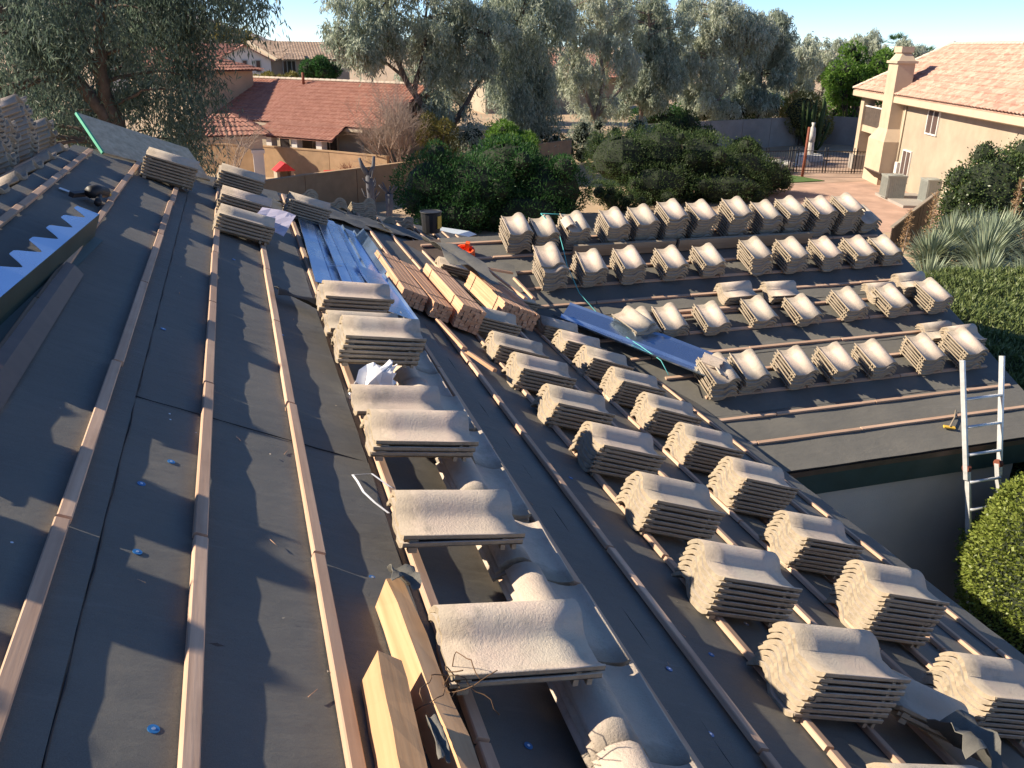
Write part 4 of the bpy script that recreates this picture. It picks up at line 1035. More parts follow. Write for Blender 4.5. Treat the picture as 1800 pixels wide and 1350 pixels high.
block_wall('garden_wall', [(41.2, 55.6), (46, 49)], 1.9, 'greywall', 'grey wall end behind the tall cactus')

# ---- pool fence, post, fountain figure
pf = empty('pool_fence', (0, 0, 0), 0, 'black iron picket fence round the pool yard', 'fence')
PP = [(24.6, 41.8), (29.8, 42.2), (33.4, 40.8)]
for a_, b_ in zip(PP[:-1], PP[1:]):
    a_, b_ = Vector((*a_, 0)), Vector((*b_, 0)); d_ = (b_ - a_).normalized(); L = (b_ - a_).length
    for z in (.12, 1.2):
        m_ = MB(); m_.tube([a_ + ZU * z, b_ + ZU * z], .022, 4); m_.build('rail', M['dark'], pf)
    k = 0.0
    while k < L:
        m_ = MB(); post = abs((k + .001) % 1.6) < .17; m_.tube([a_ + d_ * k, a_ + d_ * k + ZU * (1.4 if post else 1.22)], .03 if post else .012, 4); m_.build('post' if post else 'picket', M['dark'], pf); k += .16
m_ = MB(); m_.tube([(29.2, 40.5, -.1), (29.35, 40.65, 2.6)], .075, 8); tag(m_.build('rusty_post', M['rust']), 'leaning rusty red post on the small lawn', 'post')
ft = empty('garden_fountain', (34.2, 47.0, 0), 0, 'pale stone garden figure on a pedestal by the pool', 'statue')
m_ = MB(); m_.disc((0, 0, 0), .9, .35, 14, r2=.8); m_.disc((0, 0, .35), .25, .8, 10, r2=.18); m_.build('pedestal', M['statue'], ft)
m_ = MB(); m_.tube([(0, 0, 1.1), (.02, 0, 1.5), (0, 0, 1.9), (0, 0, 2.05), (0, 0, 2.25)], [.22, .20, .17, .07, .12], 8); m_.build('figure', M['statue'], ft)
r_ = random.Random(31)
for i in range(5):
    n_ = 7; c_ = (31.8 + r_.uniform(-1.6, 2.4), 45.2 + r_.uniform(-1, 1.8)); s_ = r_.uniform(.35, .7)
    m_ = MB(); vs = []; fs = []
    for a1 in range(5):
        for b1 in range(n_): vs.append((c_[0] + s_ * math.cos(2 * math.pi * b1 / n_) * math.cos(a1 * .38) * r_.uniform(.8, 1.15), c_[1] + s_ * math.sin(2 * math.pi * b1 / n_) * math.cos(a1 * .38) * r_.uniform(.8, 1.15), s_ * .9 * math.sin(a1 * .38) * r_.uniform(.85, 1.1)))
    for a1 in range(4):
        for b1 in range(n_): fs.append((a1 * n_ + b1, a1 * n_ + (b1 + 1) % n_, a1 * n_ + n_ + (b1 + 1) % n_, a1 * n_ + n_ + b1))
    fs.append(tuple(4 * n_ + k for k in range(n_))); m_.add(vs, fs)
    tag(m_.build('boulder', M['statue']), ['pale boulder nearest the rusty post, pool rockwork', 'flat pale boulder at the pool rockwork edge', 'pale boulder in the middle of the pool rockwork', 'pale boulder in front of the garden figure', 'pale boulder farthest back in the pool rockwork'][i], 'boulder', 'boulders of the pool rockwork')

# ---- left neighbour: single storey with tower and arched porch
lh = empty('tiled_house', (0, 0, 0), 0, 'cream stucco house with a long red tiled roof behind the tan wall', 'house')
le, lr = CZ - 3.95, CZ - 2.05
LO = Vector((-.1, 51.0, 0)); LD = Vector((.69, -.724, 0)).normalized(); LN = Vector((-LD.y * -1, -LD.x, 0)); LN = Vector((-.724, -.69, 0)).normalized()
def lp(t, n_, z): return LO + LD * t + LN * n_ + ZU * z        # t towards the viewer along the front, n_ outwards
m_ = MB(); m_.hexa([lp(-6, 0, -.2), lp(9, 0, -.2), lp(9, -8, -.2), lp(-6, -8, -.2), lp(-6, 0, le), lp(9, 0, le), lp(9, -8, le), lp(-6, -8, le)]); m_.build('wall', M['stucco_cream'], lh)
tile_roof(lp(-6, .55, le - .02), lp(10.4, .55, le - .02), lp(10.4, -3.9, lr), lp(-6, -3.9, lr)).build('roof', M['rooftile_red'], lh)
m_ = MB(); slab(m_, [lp(-6, -3.9, lr), lp(9.4, -3.9, lr), lp(9.4, -8.4, le), lp(-6, -8.4, le)], (.3, .3, .9), .08); m_.build('rear_roof', M['rooftile_red'], lh)
for k in range(37):
    o = link('ridge_cap', CAP, lh); o.matrix_basis = frame(lp(-6 + k * .41, -3.9, lr + .02), LN, LD, ZU)
m_ = MB(); m_.tube([lp(2.2, -3.4, lr - .3), lp(2.2, -3.4, lr + .42)], .08, 8); m_.build('vent_pipe', M['rust'], lh)
m_ = MB(); m_.hexa([lp(-6, .40, le - .22), lp(9.3, .40, le - .22), lp(9.3, .52, le - .22), lp(-6, .52, le - .22), lp(-6, .40, le - .06), lp(9.3, .40, le - .06), lp(9.3, .52, le - .06), lp(-6, .52, le - .06)]); m_.build('fascia', M['trim'], lh)
tile_roof(lp(3.0, 2.0, le - .55), lp(8.6, 2.0, le - .55), lp(8.3, .5, le + .02), lp(3.4, .5, le + .02)).build('porch_roof', M['rooftile_red'], lh)
for t in (3.2, 4.3, 6.0, 7.6):
    m_ = MB(); m_.box((0, 0, 0), (.36, .4, le - .5), M=frame(lp(t, 1.6, le / 2 - .25), LD, LN, ZU)); m_.build('pier', M['stucco_white'], lh)
for (t, z, w_, h_, pn_) in ((3.75, 1.3, .8, 1.5, 1), (5.2, 1.25, 1.0, 1.7, 1), (6.8, 1.2, 1.1, 1.8, 2)):
    window(lh, lp(t, 0, z), LD, ZU, w_, h_, LN, 'trim', pn_, 'glass')
# tower with its own small roof
tz = CZ - 1.58
m_ = MB(); m_.hexa([lp(-6, 1.6, -.2), lp(-1.2, 1.6, -.2), lp(-1.2, -3, -.2), lp(-6, -3, -.2), lp(-6, 1.6, tz), lp(-1.2, 1.6, tz), lp(-1.2, -3, tz), lp(-6, -3, tz)]); m_.build('tower_wall', M['stucco'], lh)
tile_roof(lp(-6.5, 2.1, tz + .02), lp(-.7, 2.1, tz + .02), lp(-3.0, -.2, CZ - .75), lp(-4.4, -.2, CZ - .75)).build('tower_roof', M['rooftile_red'], lh)
tile_roof(lp(-.7, 2.1, tz + .02), lp(-.7, -3.5, tz + .02), lp(-3.0, -1.2, CZ - .75), lp(-3.0, -.2, CZ - .75)).build('tower_roof', M['rooftile_red'], lh)
m_ = MB(); m_.hexa([lp(-6.4, 1.95, tz - .16), lp(-.8, 1.95, tz - .16), lp(-.8, 2.05, tz - .16), lp(-6.4, 2.05, tz - .16), lp(-6.4, 1.95, tz - .01), lp(-.8, 1.95, tz - .01), lp(-.8, 2.05, tz - .01), lp(-6.4, 2.05, tz - .01)]); m_.build('fascia', M['trim'], lh)
# arched porch
gz = CZ - 4.30
tile_roof((-2.6, 44.4, gz), (1.55, 44.9, gz), (-.1, 46.6, CZ - 3.42), (-1.2, 46.5, CZ - 3.42)).build('porch_roof', M['rooftile_red'], lh)
tile_roof((1.55, 44.9, gz), (1.45, 48.9, gz), (-.1, 47.6, CZ - 3.42), (-.1, 46.6, CZ - 3.42)).build('porch_roof', M['rooftile_red'], lh)
m_ = MB(); m_.box((-.6, 44.75, gz - .10), (4.0, .12, .14), R(6.9)); m_.build('fascia', M['trim'], lh)
arch = MB(); N_ = 12
for k in range(N_):
    f0, f1 = k / N_, (k + 1) / N_; xa, xb = -2.2 + 2.9 * f0, -2.2 + 2.9 * f1
    za, zb = gz - .75 + .42 * math.sin(math.pi * f0) ** .8, gz - .75 + .42 * math.sin(math.pi * f1) ** .8
    ya, yb = 44.75 + .12 * (xa + .6), 44.75 + .12 * (xb + .6)
    arch.hexa([(xa, ya, za), (xb, yb, zb), (xb, yb + .35, zb), (xa, ya + .35, za), (xa, ya, gz - .17), (xb, yb, gz - .17), (xb, yb + .35, gz - .17), (xa, ya + .35, gz - .17)])
arch.build('arch', M['stucco'], lh)
m_ = MB(); m_.box((.95, 45.1, (gz - .75) / 2), (.50, .50, gz - .75)); m_.box((.95, 45.1, gz - .78), (.62, .62, .16)); m_.build('column', M['stucco_white'], lh)
m_ = MB(); m_.box((.95, 45.1, gz - .45), (.50, .40, .56)); m_.build('spandrel', M['stucco'], lh)

# toys in that yard
ph = empty('playhouse', (2.0, 42.9, -.35), R(10), 'small red roofed plastic playhouse by the yard wall', 'playhouse')
m_ = MB(); m_.box((-.42, 0, .7), (.16, .9, 1.4)); m_.box((.42, 0, .7), (.16, .9, 1.4)); m_.box((0, .4, .7), (.8, .08, 1.4)); m_.build('side', M['stucco_cream'], ph)
m_ = MB(); slab(m_, [(-.6, -.55, 1.4), (.6, -.55, 1.4), (.05, -.55, 1.85), (-.05, -.55, 1.85)], (0, -1, 0), 1.1); m_.build('roof', M['red'], ph)
m_ = MB(); m_.box((0, -.50, .3), (.9, .06, .35)); m_.build('gate', M['teal'], ph)
ph.scale = (.8, .8, .8)
tb = empty('toy_blocks', (4.3, 41.2, 0), 0, 'red and blue plastic toy crate beside the yard wall', 'toy crate')
m_ = MB(); m_.box((0, 0, .45), (1.1, .6, .9)); m_.build('crate', M['red'], tb)
m_ = MB(); m_.box((.68, .05, .40), (.22, .6, .8)); m_.build('side_panel', M['bluepl'], tb)

# ---- far houses on the rise
fh = empty('far_house', (0, 0, 0), 0, 'white gabled house with red roof far behind', 'house')
fz = CZ - 3.9
m_ = MB(); m_.add([(-1.0, 108, 0), (4.6, 108, 0), (4.6, 108, CZ - 2.0), (1.8, 108, CZ - .62), (-1.0, 108, CZ - 1.9), (-1.0, 118, 0), (4.6, 118, 0), (4.6, 118, CZ - 2.0), (1.8, 118, CZ - .62), (-1.0, 118, CZ - 1.9)],
   [(0, 1, 2, 3, 4), (9, 8, 7, 6, 5), (1, 6, 7, 2), (5, 0, 4, 9)]); m_.build('wall', M['stucco_white'], fh)
for sgn, xe, ze in ((-1, -1.45, CZ - 2.05), (1, 5.0, CZ - 2.12)):
    m_ = MB(); slab(m_, [(1.8, 107.6, CZ - .48), (1.8, 118.4, CZ - .48), (xe, 118.4, ze), (xe, 107.6, ze)] if sgn > 0 else [(1.8, 118.4, CZ - .48), (1.8, 107.6, CZ - .48), (xe, 107.6, ze), (xe, 118.4, ze)], (sgn * .45, 0, .9), .14); m_.build('roof', M['rooftile_red'], fh)
tile_roof((-14, 108.6, CZ - 2.2), (-.9, 108.6, CZ - 2.2), (1.6, 114, CZ - .42), (-14, 114, CZ - .42), .3, .42).build('side_roof', M['rooftile_red'], fh)
m_ = MB(); m_.box((-7.5, 112.5, 2.0), (13, 7, 4.2)); m_.build('side_wall', M['stucco_white'], fh)
for x in (.35, 1.75, 3.2): window(fh, Vector((x, 107.98, CZ - 2.75)), Vector((1, 0, 0)), ZU, .62, 1.25, Vector((0, -1, 0)), 'acgrey', 1, 'glass', .10)
for x in (1.55, 1.85):
    m_ = MB(); m_.disc((x, 107.97, CZ - 1.28), .09, .05, 8, M=Matrix.Identity(4)); m_.build('gable_vent', M['dark'], fh)
fh2 = empty('far_house', (0, 0, 0), 0, 'cream house with brown tiled roof far behind, beside the white gable', 'house')
m_ = MB(); m_.hexa([(4.65, 112, 0), (14, 112, 0), (14, 124, 0), (4.65, 124, 0), (4.65, 112, CZ - 2.1), (14, 112, CZ - 2.1), (14, 124, CZ - 2.1), (4.65, 124, CZ - 2.1)]); m_.build('wall', M['stucco_cream'], fh2)
tile_roof((5.6, 111.4, CZ - 2.0), (15, 111.4, CZ - 2.0), (15, 118, CZ - .1), (2.6, 118, CZ - .05), .34, .5).build('roof', M['rooftile_brown'], fh2)
m_ = MB(); slab(m_, [(2.6, 117.9, CZ - .05), (5.6, 111.3, CZ - 2.0), (5.3, 111.3, CZ - 2.05), (2.3, 117.9, CZ - .1)], (0, -.3, 1), .2); m_.build('verge', M['trim'], fh2)
tile_roof((5.9, 109.6, CZ - 2.05), (8.6, 109.6, CZ - 2.05), (8.6, 112.5, CZ - 1.35), (6.8, 112.5, CZ - 1.35), .34, .5).build('porch_roof', M['rooftile_brown'], fh2)
window(fh2, Vector((6.9, 111.95, CZ - 3.1)), Vector((1, 0, 0)), ZU, 1.6, 1.8, Vector((0, -1, 0)), 'acgrey', 3, 'glass', .12)
fh3 = empty('far_house', (0, 0, 0), 0, 'far house roof glimpsed between the grey green trees', 'house')
m_ = MB(); m_.hexa([(24, 86, 0), (40, 88, 0), (40, 98, 0), (24, 98, 0), (24, 86, CZ - 3), (40, 88, CZ - 3), (40, 98, CZ - 3), (24, 98, CZ - 3)]); m_.build('wall', M['stucco_cream'], fh3)
tile_roof((23, 85.2, CZ - 3.1), (41, 87.2, CZ - 3.1), (39, 93, CZ - .9), (25, 92, CZ - .9), .34, .5).build('roof', M['rooftile_red'], fh3)

# ---- pickup truck in the drive behind the hip
cr = empty('pickup_truck', (5.0, 22.0, 0), R(-50), 'white pickup truck parked behind the roof, only its rear top showing', 'truck')
m_ = MB(); loft(m_, [[(-.9, -2.4, .5), (.9, -2.4, .5), (.9, 2.4, .5), (-.9, 2.4, .5)], [(-.95, -2.4, 1.35), (.95, -2.4, 1.35), (.95, 2.4, 1.35), (-.95, 2.4, 1.35)]]); m_.build('body', M['carpaint'], cr)
m_ = MB(); loft(m_, [[(-.88, -1.9, 1.36), (.88, -1.9, 1.36), (.88, 1.0, 1.36), (-.88, 1.0, 1.36)], [(-.72, -1.5, 2.05), (.72, -1.5, 2.05), (.72, .4, 2.05), (-.72, .4, 2.05)]]); m_.build('window_band', M['glass'], cr)
m_ = MB(); loft(m_, [[(-.76, -1.55, 2.052), (.76, -1.55, 2.052), (.76, .45, 2.052), (-.76, .45, 2.052)], [(-.62, -1.4, 2.16), (.62, -1.4, 2.16), (.62, .3, 2.16), (-.62, .3, 2.16)]]); m_.build('cab_roof', M['carpaint'], cr)
for sx in (-1, 1):
    m_ = MB(); m_.box((sx * .88, -2.41, 1.15), (.14, .05, .3)); m_.build('tail_light', M['red'], cr)
    for yy in (-1.5, 1.5):
        m_ = MB(); m_.disc((0, 0, -.11), .38, .22, 18, M=Matrix.Translation((sx * .85, yy, .38)) @ Matrix.Rotation(R(90), 4, 'Y')); m_.build('wheel', M['dark'], cr)
cr.scale = (1, 1, .88)
bk = empty('bucket', (2.61, 12.3, ZM - TM * 2.61 + .06), 0, 'dark blue bucket with yellow label beyond the hip', 'bucket')
m_ = MB(); m_.disc((0, 0, 0), .13, .30, 16, r2=.155); m_.build('body', M['dark'], bk)
m_ = MB(); m_.tube([(math.cos(t) * .157, math.sin(t) * .157, .30) for t in np.linspace(0, 2 * math.pi, 17)], .010, 5); m_.build('rim', M['dark'], bk)
m_ = MB(); m_.box((.10, -.105, .16), (.09, .012, .18), R(42)); m_.build('label_patch', M['yellow'], bk)

# ================================================================== VEGETATION
def leaf_mesh(name, P, D, ln, wd, bend=.0):
    """diamond leaves: P base points (n,3), D directions (n,3), ln, wd arrays"""
    n = len(P); D = D / np.linalg.norm(D, axis=1)[:, None]
    A = np.cross(D, rng.normal(size=(n, 3))); A /= np.linalg.norm(A, axis=1)[:, None] + 1e-9
    ln = np.broadcast_to(np.asarray(ln, dtype=float), (n,))[:, None]; wd = np.broadcast_to(np.asarray(wd, dtype=float), (n,))[:, None]
    mid = P + D * ln * .45
    V = np.stack([P, mid + A * wd * .5, P + D * ln, mid - A * wd * .5], 1).reshape(-1, 3)
    F = np.arange(4 * n).reshape(n, 4)
    return fast_mesh(name, V, F)
def blobs_pts(cl, n, shell=.55):
    """points through clumps: cl rows (x,y,z,rx,ry,rz)"""
    cl = np.asarray(cl, float); vol = (cl[:, 3] * cl[:, 4] * cl[:, 5]) ** (2 / 3); k = rng.choice(len(cl), n, p=vol / vol.sum())
    d = rng.normal(size=(n, 3)); d /= np.linalg.norm(d, axis=1)[:, None]
    r = rng.uniform(shell ** 3, 1, n) ** (1 / 3); r = np.where(rng.random(n) < .06, r * rng.uniform(1.0, 1.25, n), r)
    return cl[k, :3] + d * r[:, None] * cl[k, 3:6], d
def crown_clumps(c, r, n, cr, flat=1.0):
    out = []
    for _ in range(n):
        d = rng.normal(size=3); d /= np.linalg.norm(d); q = rng.uniform(.25, 1) ** .5
        s = cr * rng.uniform(.6, 1.25)
        out.append((c[0] + d[0] * r[0] * q, c[1] + d[1] * r[1] * q, c[2] + d[2] * r[2] * q, s, s, s * flat))
    return np.array(out)
def limb(m_, a, b, r0, r1, sag=.0, wob=.15, n=6):
    a, b = Vector(a), Vector(b); L = (b - a).length; P = []; R_ = []
    for i in range(n + 1):
        f = i / n; p = a.lerp(b, f) + Vector((random.uniform(-1, 1), random.uniform(-1, 1), 0)) * wob * L * .12 * math.sin(math.pi * f) + Vector((0, 0, 1)) * sag * math.sin(math.pi * f) * L
        P.append(p); R_.append(r0 + (r1 - r0) * f)
    m_.tube(P, R_, 7); return P
DENS = 1.15
def eucalyptus(name, base, trunks, crowns, nclump, crad, nstrand, per, mat, bark, label, group=None, ll=.24, lw=.035, droop=.9, hang=(.2, .75)):
    """trunks: list of polylines with radii; crowns: list of (centre, radii); weeping strands of narrow leaves"""
    root = empty(name, base, 0, label, 'tree', group); b = np.array(base); crad *= .8 if base[1] > 25 else 1; nclump = [int(q * (1.35 if base[1] > 25 else 1)) for q in nclump]; nstrand = int(nstrand * (DENS if base[1] > 25 else 1.1)); lw *= 1.35; ll *= 1.1
    m_ = MB(); tips = []
    for pts, r0, r1 in trunks:
        P = [Vector(p) - Vector(base) for p in pts]; k = len(P)
        fine = []
        for i in range(k - 1):
            for q in range(4): fine.append(P[i].lerp(P[i + 1], q / 4) + Vector((random.uniform(-.05, .05), random.uniform(-.05, .05), 0)))
        fine.append(P[-1]); m_.tube(fine, [r0 + (r1 - r0) * i / (len(fine) - 1) for i in range(len(fine))], 8); tips += fine[len(fine) // 3:]
    cls = [crown_clumps(np.array(c) - b, r, n_, crad) for (c, r), n_ in zip(crowns, nclump)]
    cl = np.concatenate(cls)
    for i in range(0, len(cl), 2):
        c_ = Vector(cl[i, :3]); t_ = min(tips, key=lambda t: (t - c_).length + .4 * max(0, t.z - c_.z))
        limb(m_, t_, c_, min(.07, .02 + .012 * (t_ - c_).length), .008, .10, .5)
    m_.build('trunk', M[bark], root)
    # strands
    P0, _ = blobs_pts(cl, nstrand, .2)
    hl = rng.uniform(hang[0], hang[1], nstrand); hd = rng.normal(size=(nstrand, 2)) * .22
    f = np.linspace(0, 1, per)[None, :, None]
    H = np.stack([hd[:, 0], hd[:, 1], -np.ones(nstrand) * droop], 1)[:, None, :] * hl[:, None, None]
    P = P0[:, None, :] + H * f + rng.normal(size=(nstrand, per, 3)) * .05
    P = P.reshape(-1, 3); n = len(P)
    D = np.stack([rng.normal(size=n) * .55, rng.normal(size=n) * .55, -droop + rng.normal(size=n) * .4], 1)
    me = leaf_mesh('crown', P, D, rng.uniform(.6, 1.25, n) * ll, rng.uniform(.7, 1.3, n) * lw)
    link('crown', me, root, M[mat]); return root
def shrub(name, base, cl, n, ln, wd, mat, label, cat='shrub', group=None, up=.3, core=.72, stem=True):
    root = empty(name, base, 0, label, cat, group); b = np.array(base); cl = np.array(cl, float); cl[:, :3] -= b
    P, d = blobs_pts(cl, n, .78)
    keep = P[:, 2] > .02; P, d = P[keep], d[keep]; k = len(P)
    D = d + rng.normal(size=(k, 3)) * .7 + np.array([0, 0, up])
    link('foliage', leaf_mesh('foliage', P, D, rng.uniform(.6, 1.3, k) * ln, rng.uniform(.7, 1.3, k) * wd), root, M[mat])
    m_ = MB()
    for c in cl:
        m_.tube([(c[0] * .3, c[1] * .3, 0), (c[0] * .7, c[1] * .7, c[2] * .6), (c[0], c[1], c[2] + .2 * c[5])], [.06, .04, .015], 5)
    m_.build('stem', M['bark'], root)
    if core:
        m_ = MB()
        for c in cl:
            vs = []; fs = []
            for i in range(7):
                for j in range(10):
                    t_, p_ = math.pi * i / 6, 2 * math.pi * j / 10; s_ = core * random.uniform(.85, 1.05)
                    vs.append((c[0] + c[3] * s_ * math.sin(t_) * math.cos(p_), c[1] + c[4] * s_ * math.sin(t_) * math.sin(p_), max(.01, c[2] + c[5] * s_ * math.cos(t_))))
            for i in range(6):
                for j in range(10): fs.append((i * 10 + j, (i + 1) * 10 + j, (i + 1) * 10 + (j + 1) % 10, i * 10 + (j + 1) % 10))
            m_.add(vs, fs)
        o_ = m_.build('dark_core', M['leafcore'], root); o_['kind'] = 'stuff'  # added solid dark core behind the leaves
    return root
Z = lambda z: CZ + z

# ---- big weeping tree at the left, close behind the roof
eucalyptus('eucalyptus_tree', (-2.3, 20.6, 0),
    [([(-2.3, 20.6, 0), (-2.35, 20.5, 3), (-2.40, 20.4, 4.9), (-2.55, 20.3, Z(-.6)), (-2.35, 20.2, Z(.5)), (-2.2, 20, Z(2.5))], .20, .07),
     ([(-2.40, 20.4, 4.6), (-2.95, 20.4, Z(-.9)), (-3.45, 20.3, Z(-.2)), (-4.1, 20.2, Z(.5)), (-4.9, 20, Z(1.6))], .15, .05),
     ([(-2.45, 20.4, 5.1), (-2.75, 20.5, Z(-.3)), (-2.9, 20.6, Z(1.2))], .12, .05),
     ([(-2.35, 20.2, Z(.4)), (-1.2, 20.0, Z(1.5)), (.3, 19.6, Z(1.7))], .07, .03)],
    [((-2.6, 20.5, Z(1.5)), (3.2, 2.4, 1.5)), ((-4.2, 20.3, Z(-.2)), (1.9, 1.8, 1.8)), ((-1.2, 20.2, Z(-.5)), (.95, 1.2, 1.7)), ((-.5, 19.9, Z(1.35)), (1.5, 1.2, .75)), ((-4.4, 20.6, Z(-2.2)), (1.7, 1.5, 1.2)), ((-1.3, 20.8, Z(-2.0)), (.8, 1.0, 1.3))],
    [44, 22, 15, 18, 16, 11], .46, 4600, 12, 'leaf_eucdark', 'bark', 'big weeping eucalyptus with dark forked trunks left of the red tower', 'eucalyptus trees', .15, .021, .95, (.5, 1.25))
eucalyptus('eucalyptus_tree', (-7.5, 36.5, 0), [([(-7.5, 36.5, 0), (-7.4, 36.5, 4), (-7.0, 36.3, 8), (-7.2, 36.3, 11)], .3, .08), ([(-7.4, 36.5, 3.5), (-5.5, 36.2, 7), (-4.6, 36, 9.5)], .18, .05)],
    [((-6.6, 36.4, 9.3), (3.6, 3.0, 2.4)), ((-8.6, 36.6, 6.2), (2.8, 2.6, 2.6)), ((-4.6, 36.2, 6.0), (2.0, 2.0, 2.2)), ((-6.4, 36.4, 3.4), (3.0, 2.2, 1.6))], [46, 34, 24, 18], .75, 3600, 10, 'leaf_eucdark', 'bark', 'second dark eucalyptus behind the big weeping one', 'eucalyptus trees', .26, .045)
# ---- row of eucalyptus behind the yards
eucalyptus('eucalyptus_tree', (10.4, 45, 0),
    [([(10.4, 45, 0), (10.2, 45, 1.8), (9.3, 45, Z(-3.2)), (8.3, 45, Z(-1.6)), (7.4, 45, Z(.6)), (7.0, 45, Z(2.2))], .26, .06), ([(10.2, 45, 1.6), (11.3, 45, Z(-3.2)), (12.4, 45, Z(-1.5)), (12.8, 45, Z(1))], .18, .05), ([(8.8, 45, Z(-2.4)), (9.4, 45, Z(-.3)), (9.6, 45, Z(2.4))], .15, .04), ([(8.3, 45, Z(-1.6)), (6.4, 44.6, Z(-.2)), (5.4, 44.4, Z(.4))], .09, .03)],
    [((8.9, 45.5, Z(2.0)), (4.4, 3, 2.0)), ((6.3, 45, Z(.1)), (1.9, 2, 1.1)), ((10.8, 45.4, Z(-.4)), (2.4, 2.4, 1.6)), ((12.2, 45.2, Z(.6)), (2.0, 2, 2.0)), ((10.6, 45.6, Z(-3.2)), (1.5, 1.6, 1.4))],
    [66, 22, 32, 28, 14], .62, 4300, 10, 'leaf_euc', 'bark', 'spreading grey green eucalyptus behind the bare shrub', 'eucalyptus trees', .26, .045)
eucalyptus('eucalyptus_tree', (15.6, 47.5, 0), [([(15.6, 47.5, 0), (15.5, 47.5, 3), (15.2, 47.4, Z(0)), (15.4, 47.4, Z(2.2))], .24, .06)],
    [((15.4, 47.6, Z(1.6)), (2.6, 2.2, 2.3)), ((15.2, 47.4, Z(-1.6)), (2.1, 2.0, 1.7)), ((16.2, 47.4, Z(-3.2)), (1.2, 1.4, 1.0))], [46, 34, 10], .62, 3600, 11, 'leaf_euc', 'bark', 'dense weeping eucalyptus above the dark shrub', 'eucalyptus trees', .26, .045, .95, (.9, 1.9))
eucalyptus('eucalyptus_tree', (20.8, 50, 0), [([(20.8, 50, 0), (20.9, 50, 2.5), (21.3, 50, Z(-2)), (20.9, 50, Z(.5)), (21.0, 50, Z(2.6))], .17, .05), ([(20.9, 50, 2.3), (19.7, 50, Z(-1.8)), (18.9, 50, Z(.2)), (19.2, 50, Z(2))], .12, .04), ([(21.0, 50, 2.5), (22.6, 50, Z(-2.2)), (23.2, 50, Z(-.6))], .10, .04)],
    [((20.4, 50.2, Z(1.8)), (3.0, 2, 2.1)), ((21.6, 50.2, Z(-.9)), (2.4, 2, 1.4)), ((19.2, 50, Z(-1.4)), (1.2, 1.4, 1.2)), ((21.0, 50.4, Z(-3.0)), (1.9, 1.6, .8))], [44, 28, 10, 12], .58, 3000, 10, 'leaf_pale', 'barkpale', 'thin pale eucalyptus with several slim stems', 'eucalyptus trees', .26, .042)
eucalyptus('eucalyptus_tree', (25.4, 53, 0), [([(25.4, 53, 0), (25.3, 53, 3), (25.6, 53, Z(0)), (25.3, 53, Z(2.4))], .2, .05)],
    [((25.4, 53.2, Z(1.5)), (3.1, 2.2, 2.0)), ((25.9, 53, Z(-1.2)), (2.3, 2, 1.7)), ((24.7, 53, Z(-3.2)), (1.9, 1.8, 1.0))], [46, 32, 16], .64, 3500, 10, 'leaf_euc', 'barkpale', 'grey green eucalyptus in the middle of the row', 'eucalyptus trees', .27, .046)
eucalyptus('eucalyptus_tree', (31.8, 55, 0), [([(31.8, 55, 0), (31.6, 55, 3), (31.2, 55, Z(0)), (31.5, 55, Z(2.2))], .24, .06), ([(31.6, 55, 2.6), (33.4, 55, Z(-1.2)), (33.9, 55, Z(1.2))], .16, .05)],
    [((30.6, 55.2, Z(1.5)), (3.0, 2.4, 1.9)), ((30.6, 55, Z(-1.4)), (2.5, 2.2, 2.0)), ((33.8, 55, Z(.8)), (2.0, 2, 1.6)), ((31.6, 54.8, Z(-3.4)), (2.6, 2, 1.0))], [42, 36, 26, 16], .68, 4000, 10, 'leaf_pale', 'barkpale', 'tallest pale eucalyptus near the right end of the row', 'eucalyptus trees', .28, .05)
eucalyptus('eucalyptus_tree', (36.2, 56, 0), [([(36.2, 56, 0), (36.0, 56, 3), (35.6, 56, Z(0)), (35.9, 56, Z(1.9))], .24, .06)],
    [((35.9, 56.1, Z(1.0)), (2.1, 2, 1.5)), ((36.0, 56, Z(-1.2)), (2.2, 2, 1.9)), ((35.6, 56, Z(-3.2)), (1.8, 2, 1.0))], [24, 28, 12], .64, 2600, 10, 'leaf_euc', 'bark', 'dark eucalyptus at the end of the tall row', 'eucalyptus trees', .28, .05)
for i, (x, y, zt, r, lb) in enumerate([(43.0, 63, .7, 2.4, 'lower pale tree just past the tall row'), (48.5, 66, .5, 2.3, 'rounded pale tree behind the green tree'), (54.3, 69, .9, 2.0, 'pale tree left of the chimney top'), (59.6, 70, .5, 2.2, 'pale tree between chimney and palms')]):
    eucalyptus('eucalyptus_tree', (x, y, 0), [([(x, y, 0), (x, y, 3), (x + .2, y, Z(zt - 1))], .2, .05)], [((x, y, Z(zt - .9)), (r, r, 1.5)), ((x, y, Z(-2.6)), (r * 1.1, r, 1.6))], [24, 20], .66, 1700, 9, 'leaf_pale', 'barkpale', lb, 'eucalyptus trees', .32, .06)
# filler trees far behind the row
for i, (x, y) in enumerate([(16, 72), (24, 76), (40, 80), (50, 84)]):
    eucalyptus('eucalyptus_tree', (x, y, 0), [([(x, y, 0), (x, y, 3), (x + .2, y, Z(0))], .2, .05)], [((x, y, Z(-.6)), (3.0, 2.5, 1.4)), ((x, y, Z(-3.0)), (3.2, 2.5, 1.6))], [20, 20], .8, 1100, 9, 'leaf_euc', 'bark', 'far tree glimpsed through the eucalyptus row, %s from the red tiled house' % ORD1[i], 'eucalyptus trees', .38, .08)
# bright green tree behind the balcony
P_ = [(44.2, 56, Z(-.9), 2.3, 2.0, 1.2), (43.4, 56, Z(-2.2), 2.3, 2, 1.3), (45.6, 56, Z(-2.0), 1.9, 1.8, 1.3), (44.4, 56, Z(-3.6), 2.6, 2, 1.4)]
cl = np.concatenate([crown_clumps(p[:3], p[3:], 12, .7) for p in P_])
gt = shrub('broadleaf_tree', (44.3, 56, 0), cl, 16000, .22, .12, 'leaf_lime', 'bright green leafy tree behind the balcony', 'tree', None, .1, .5)
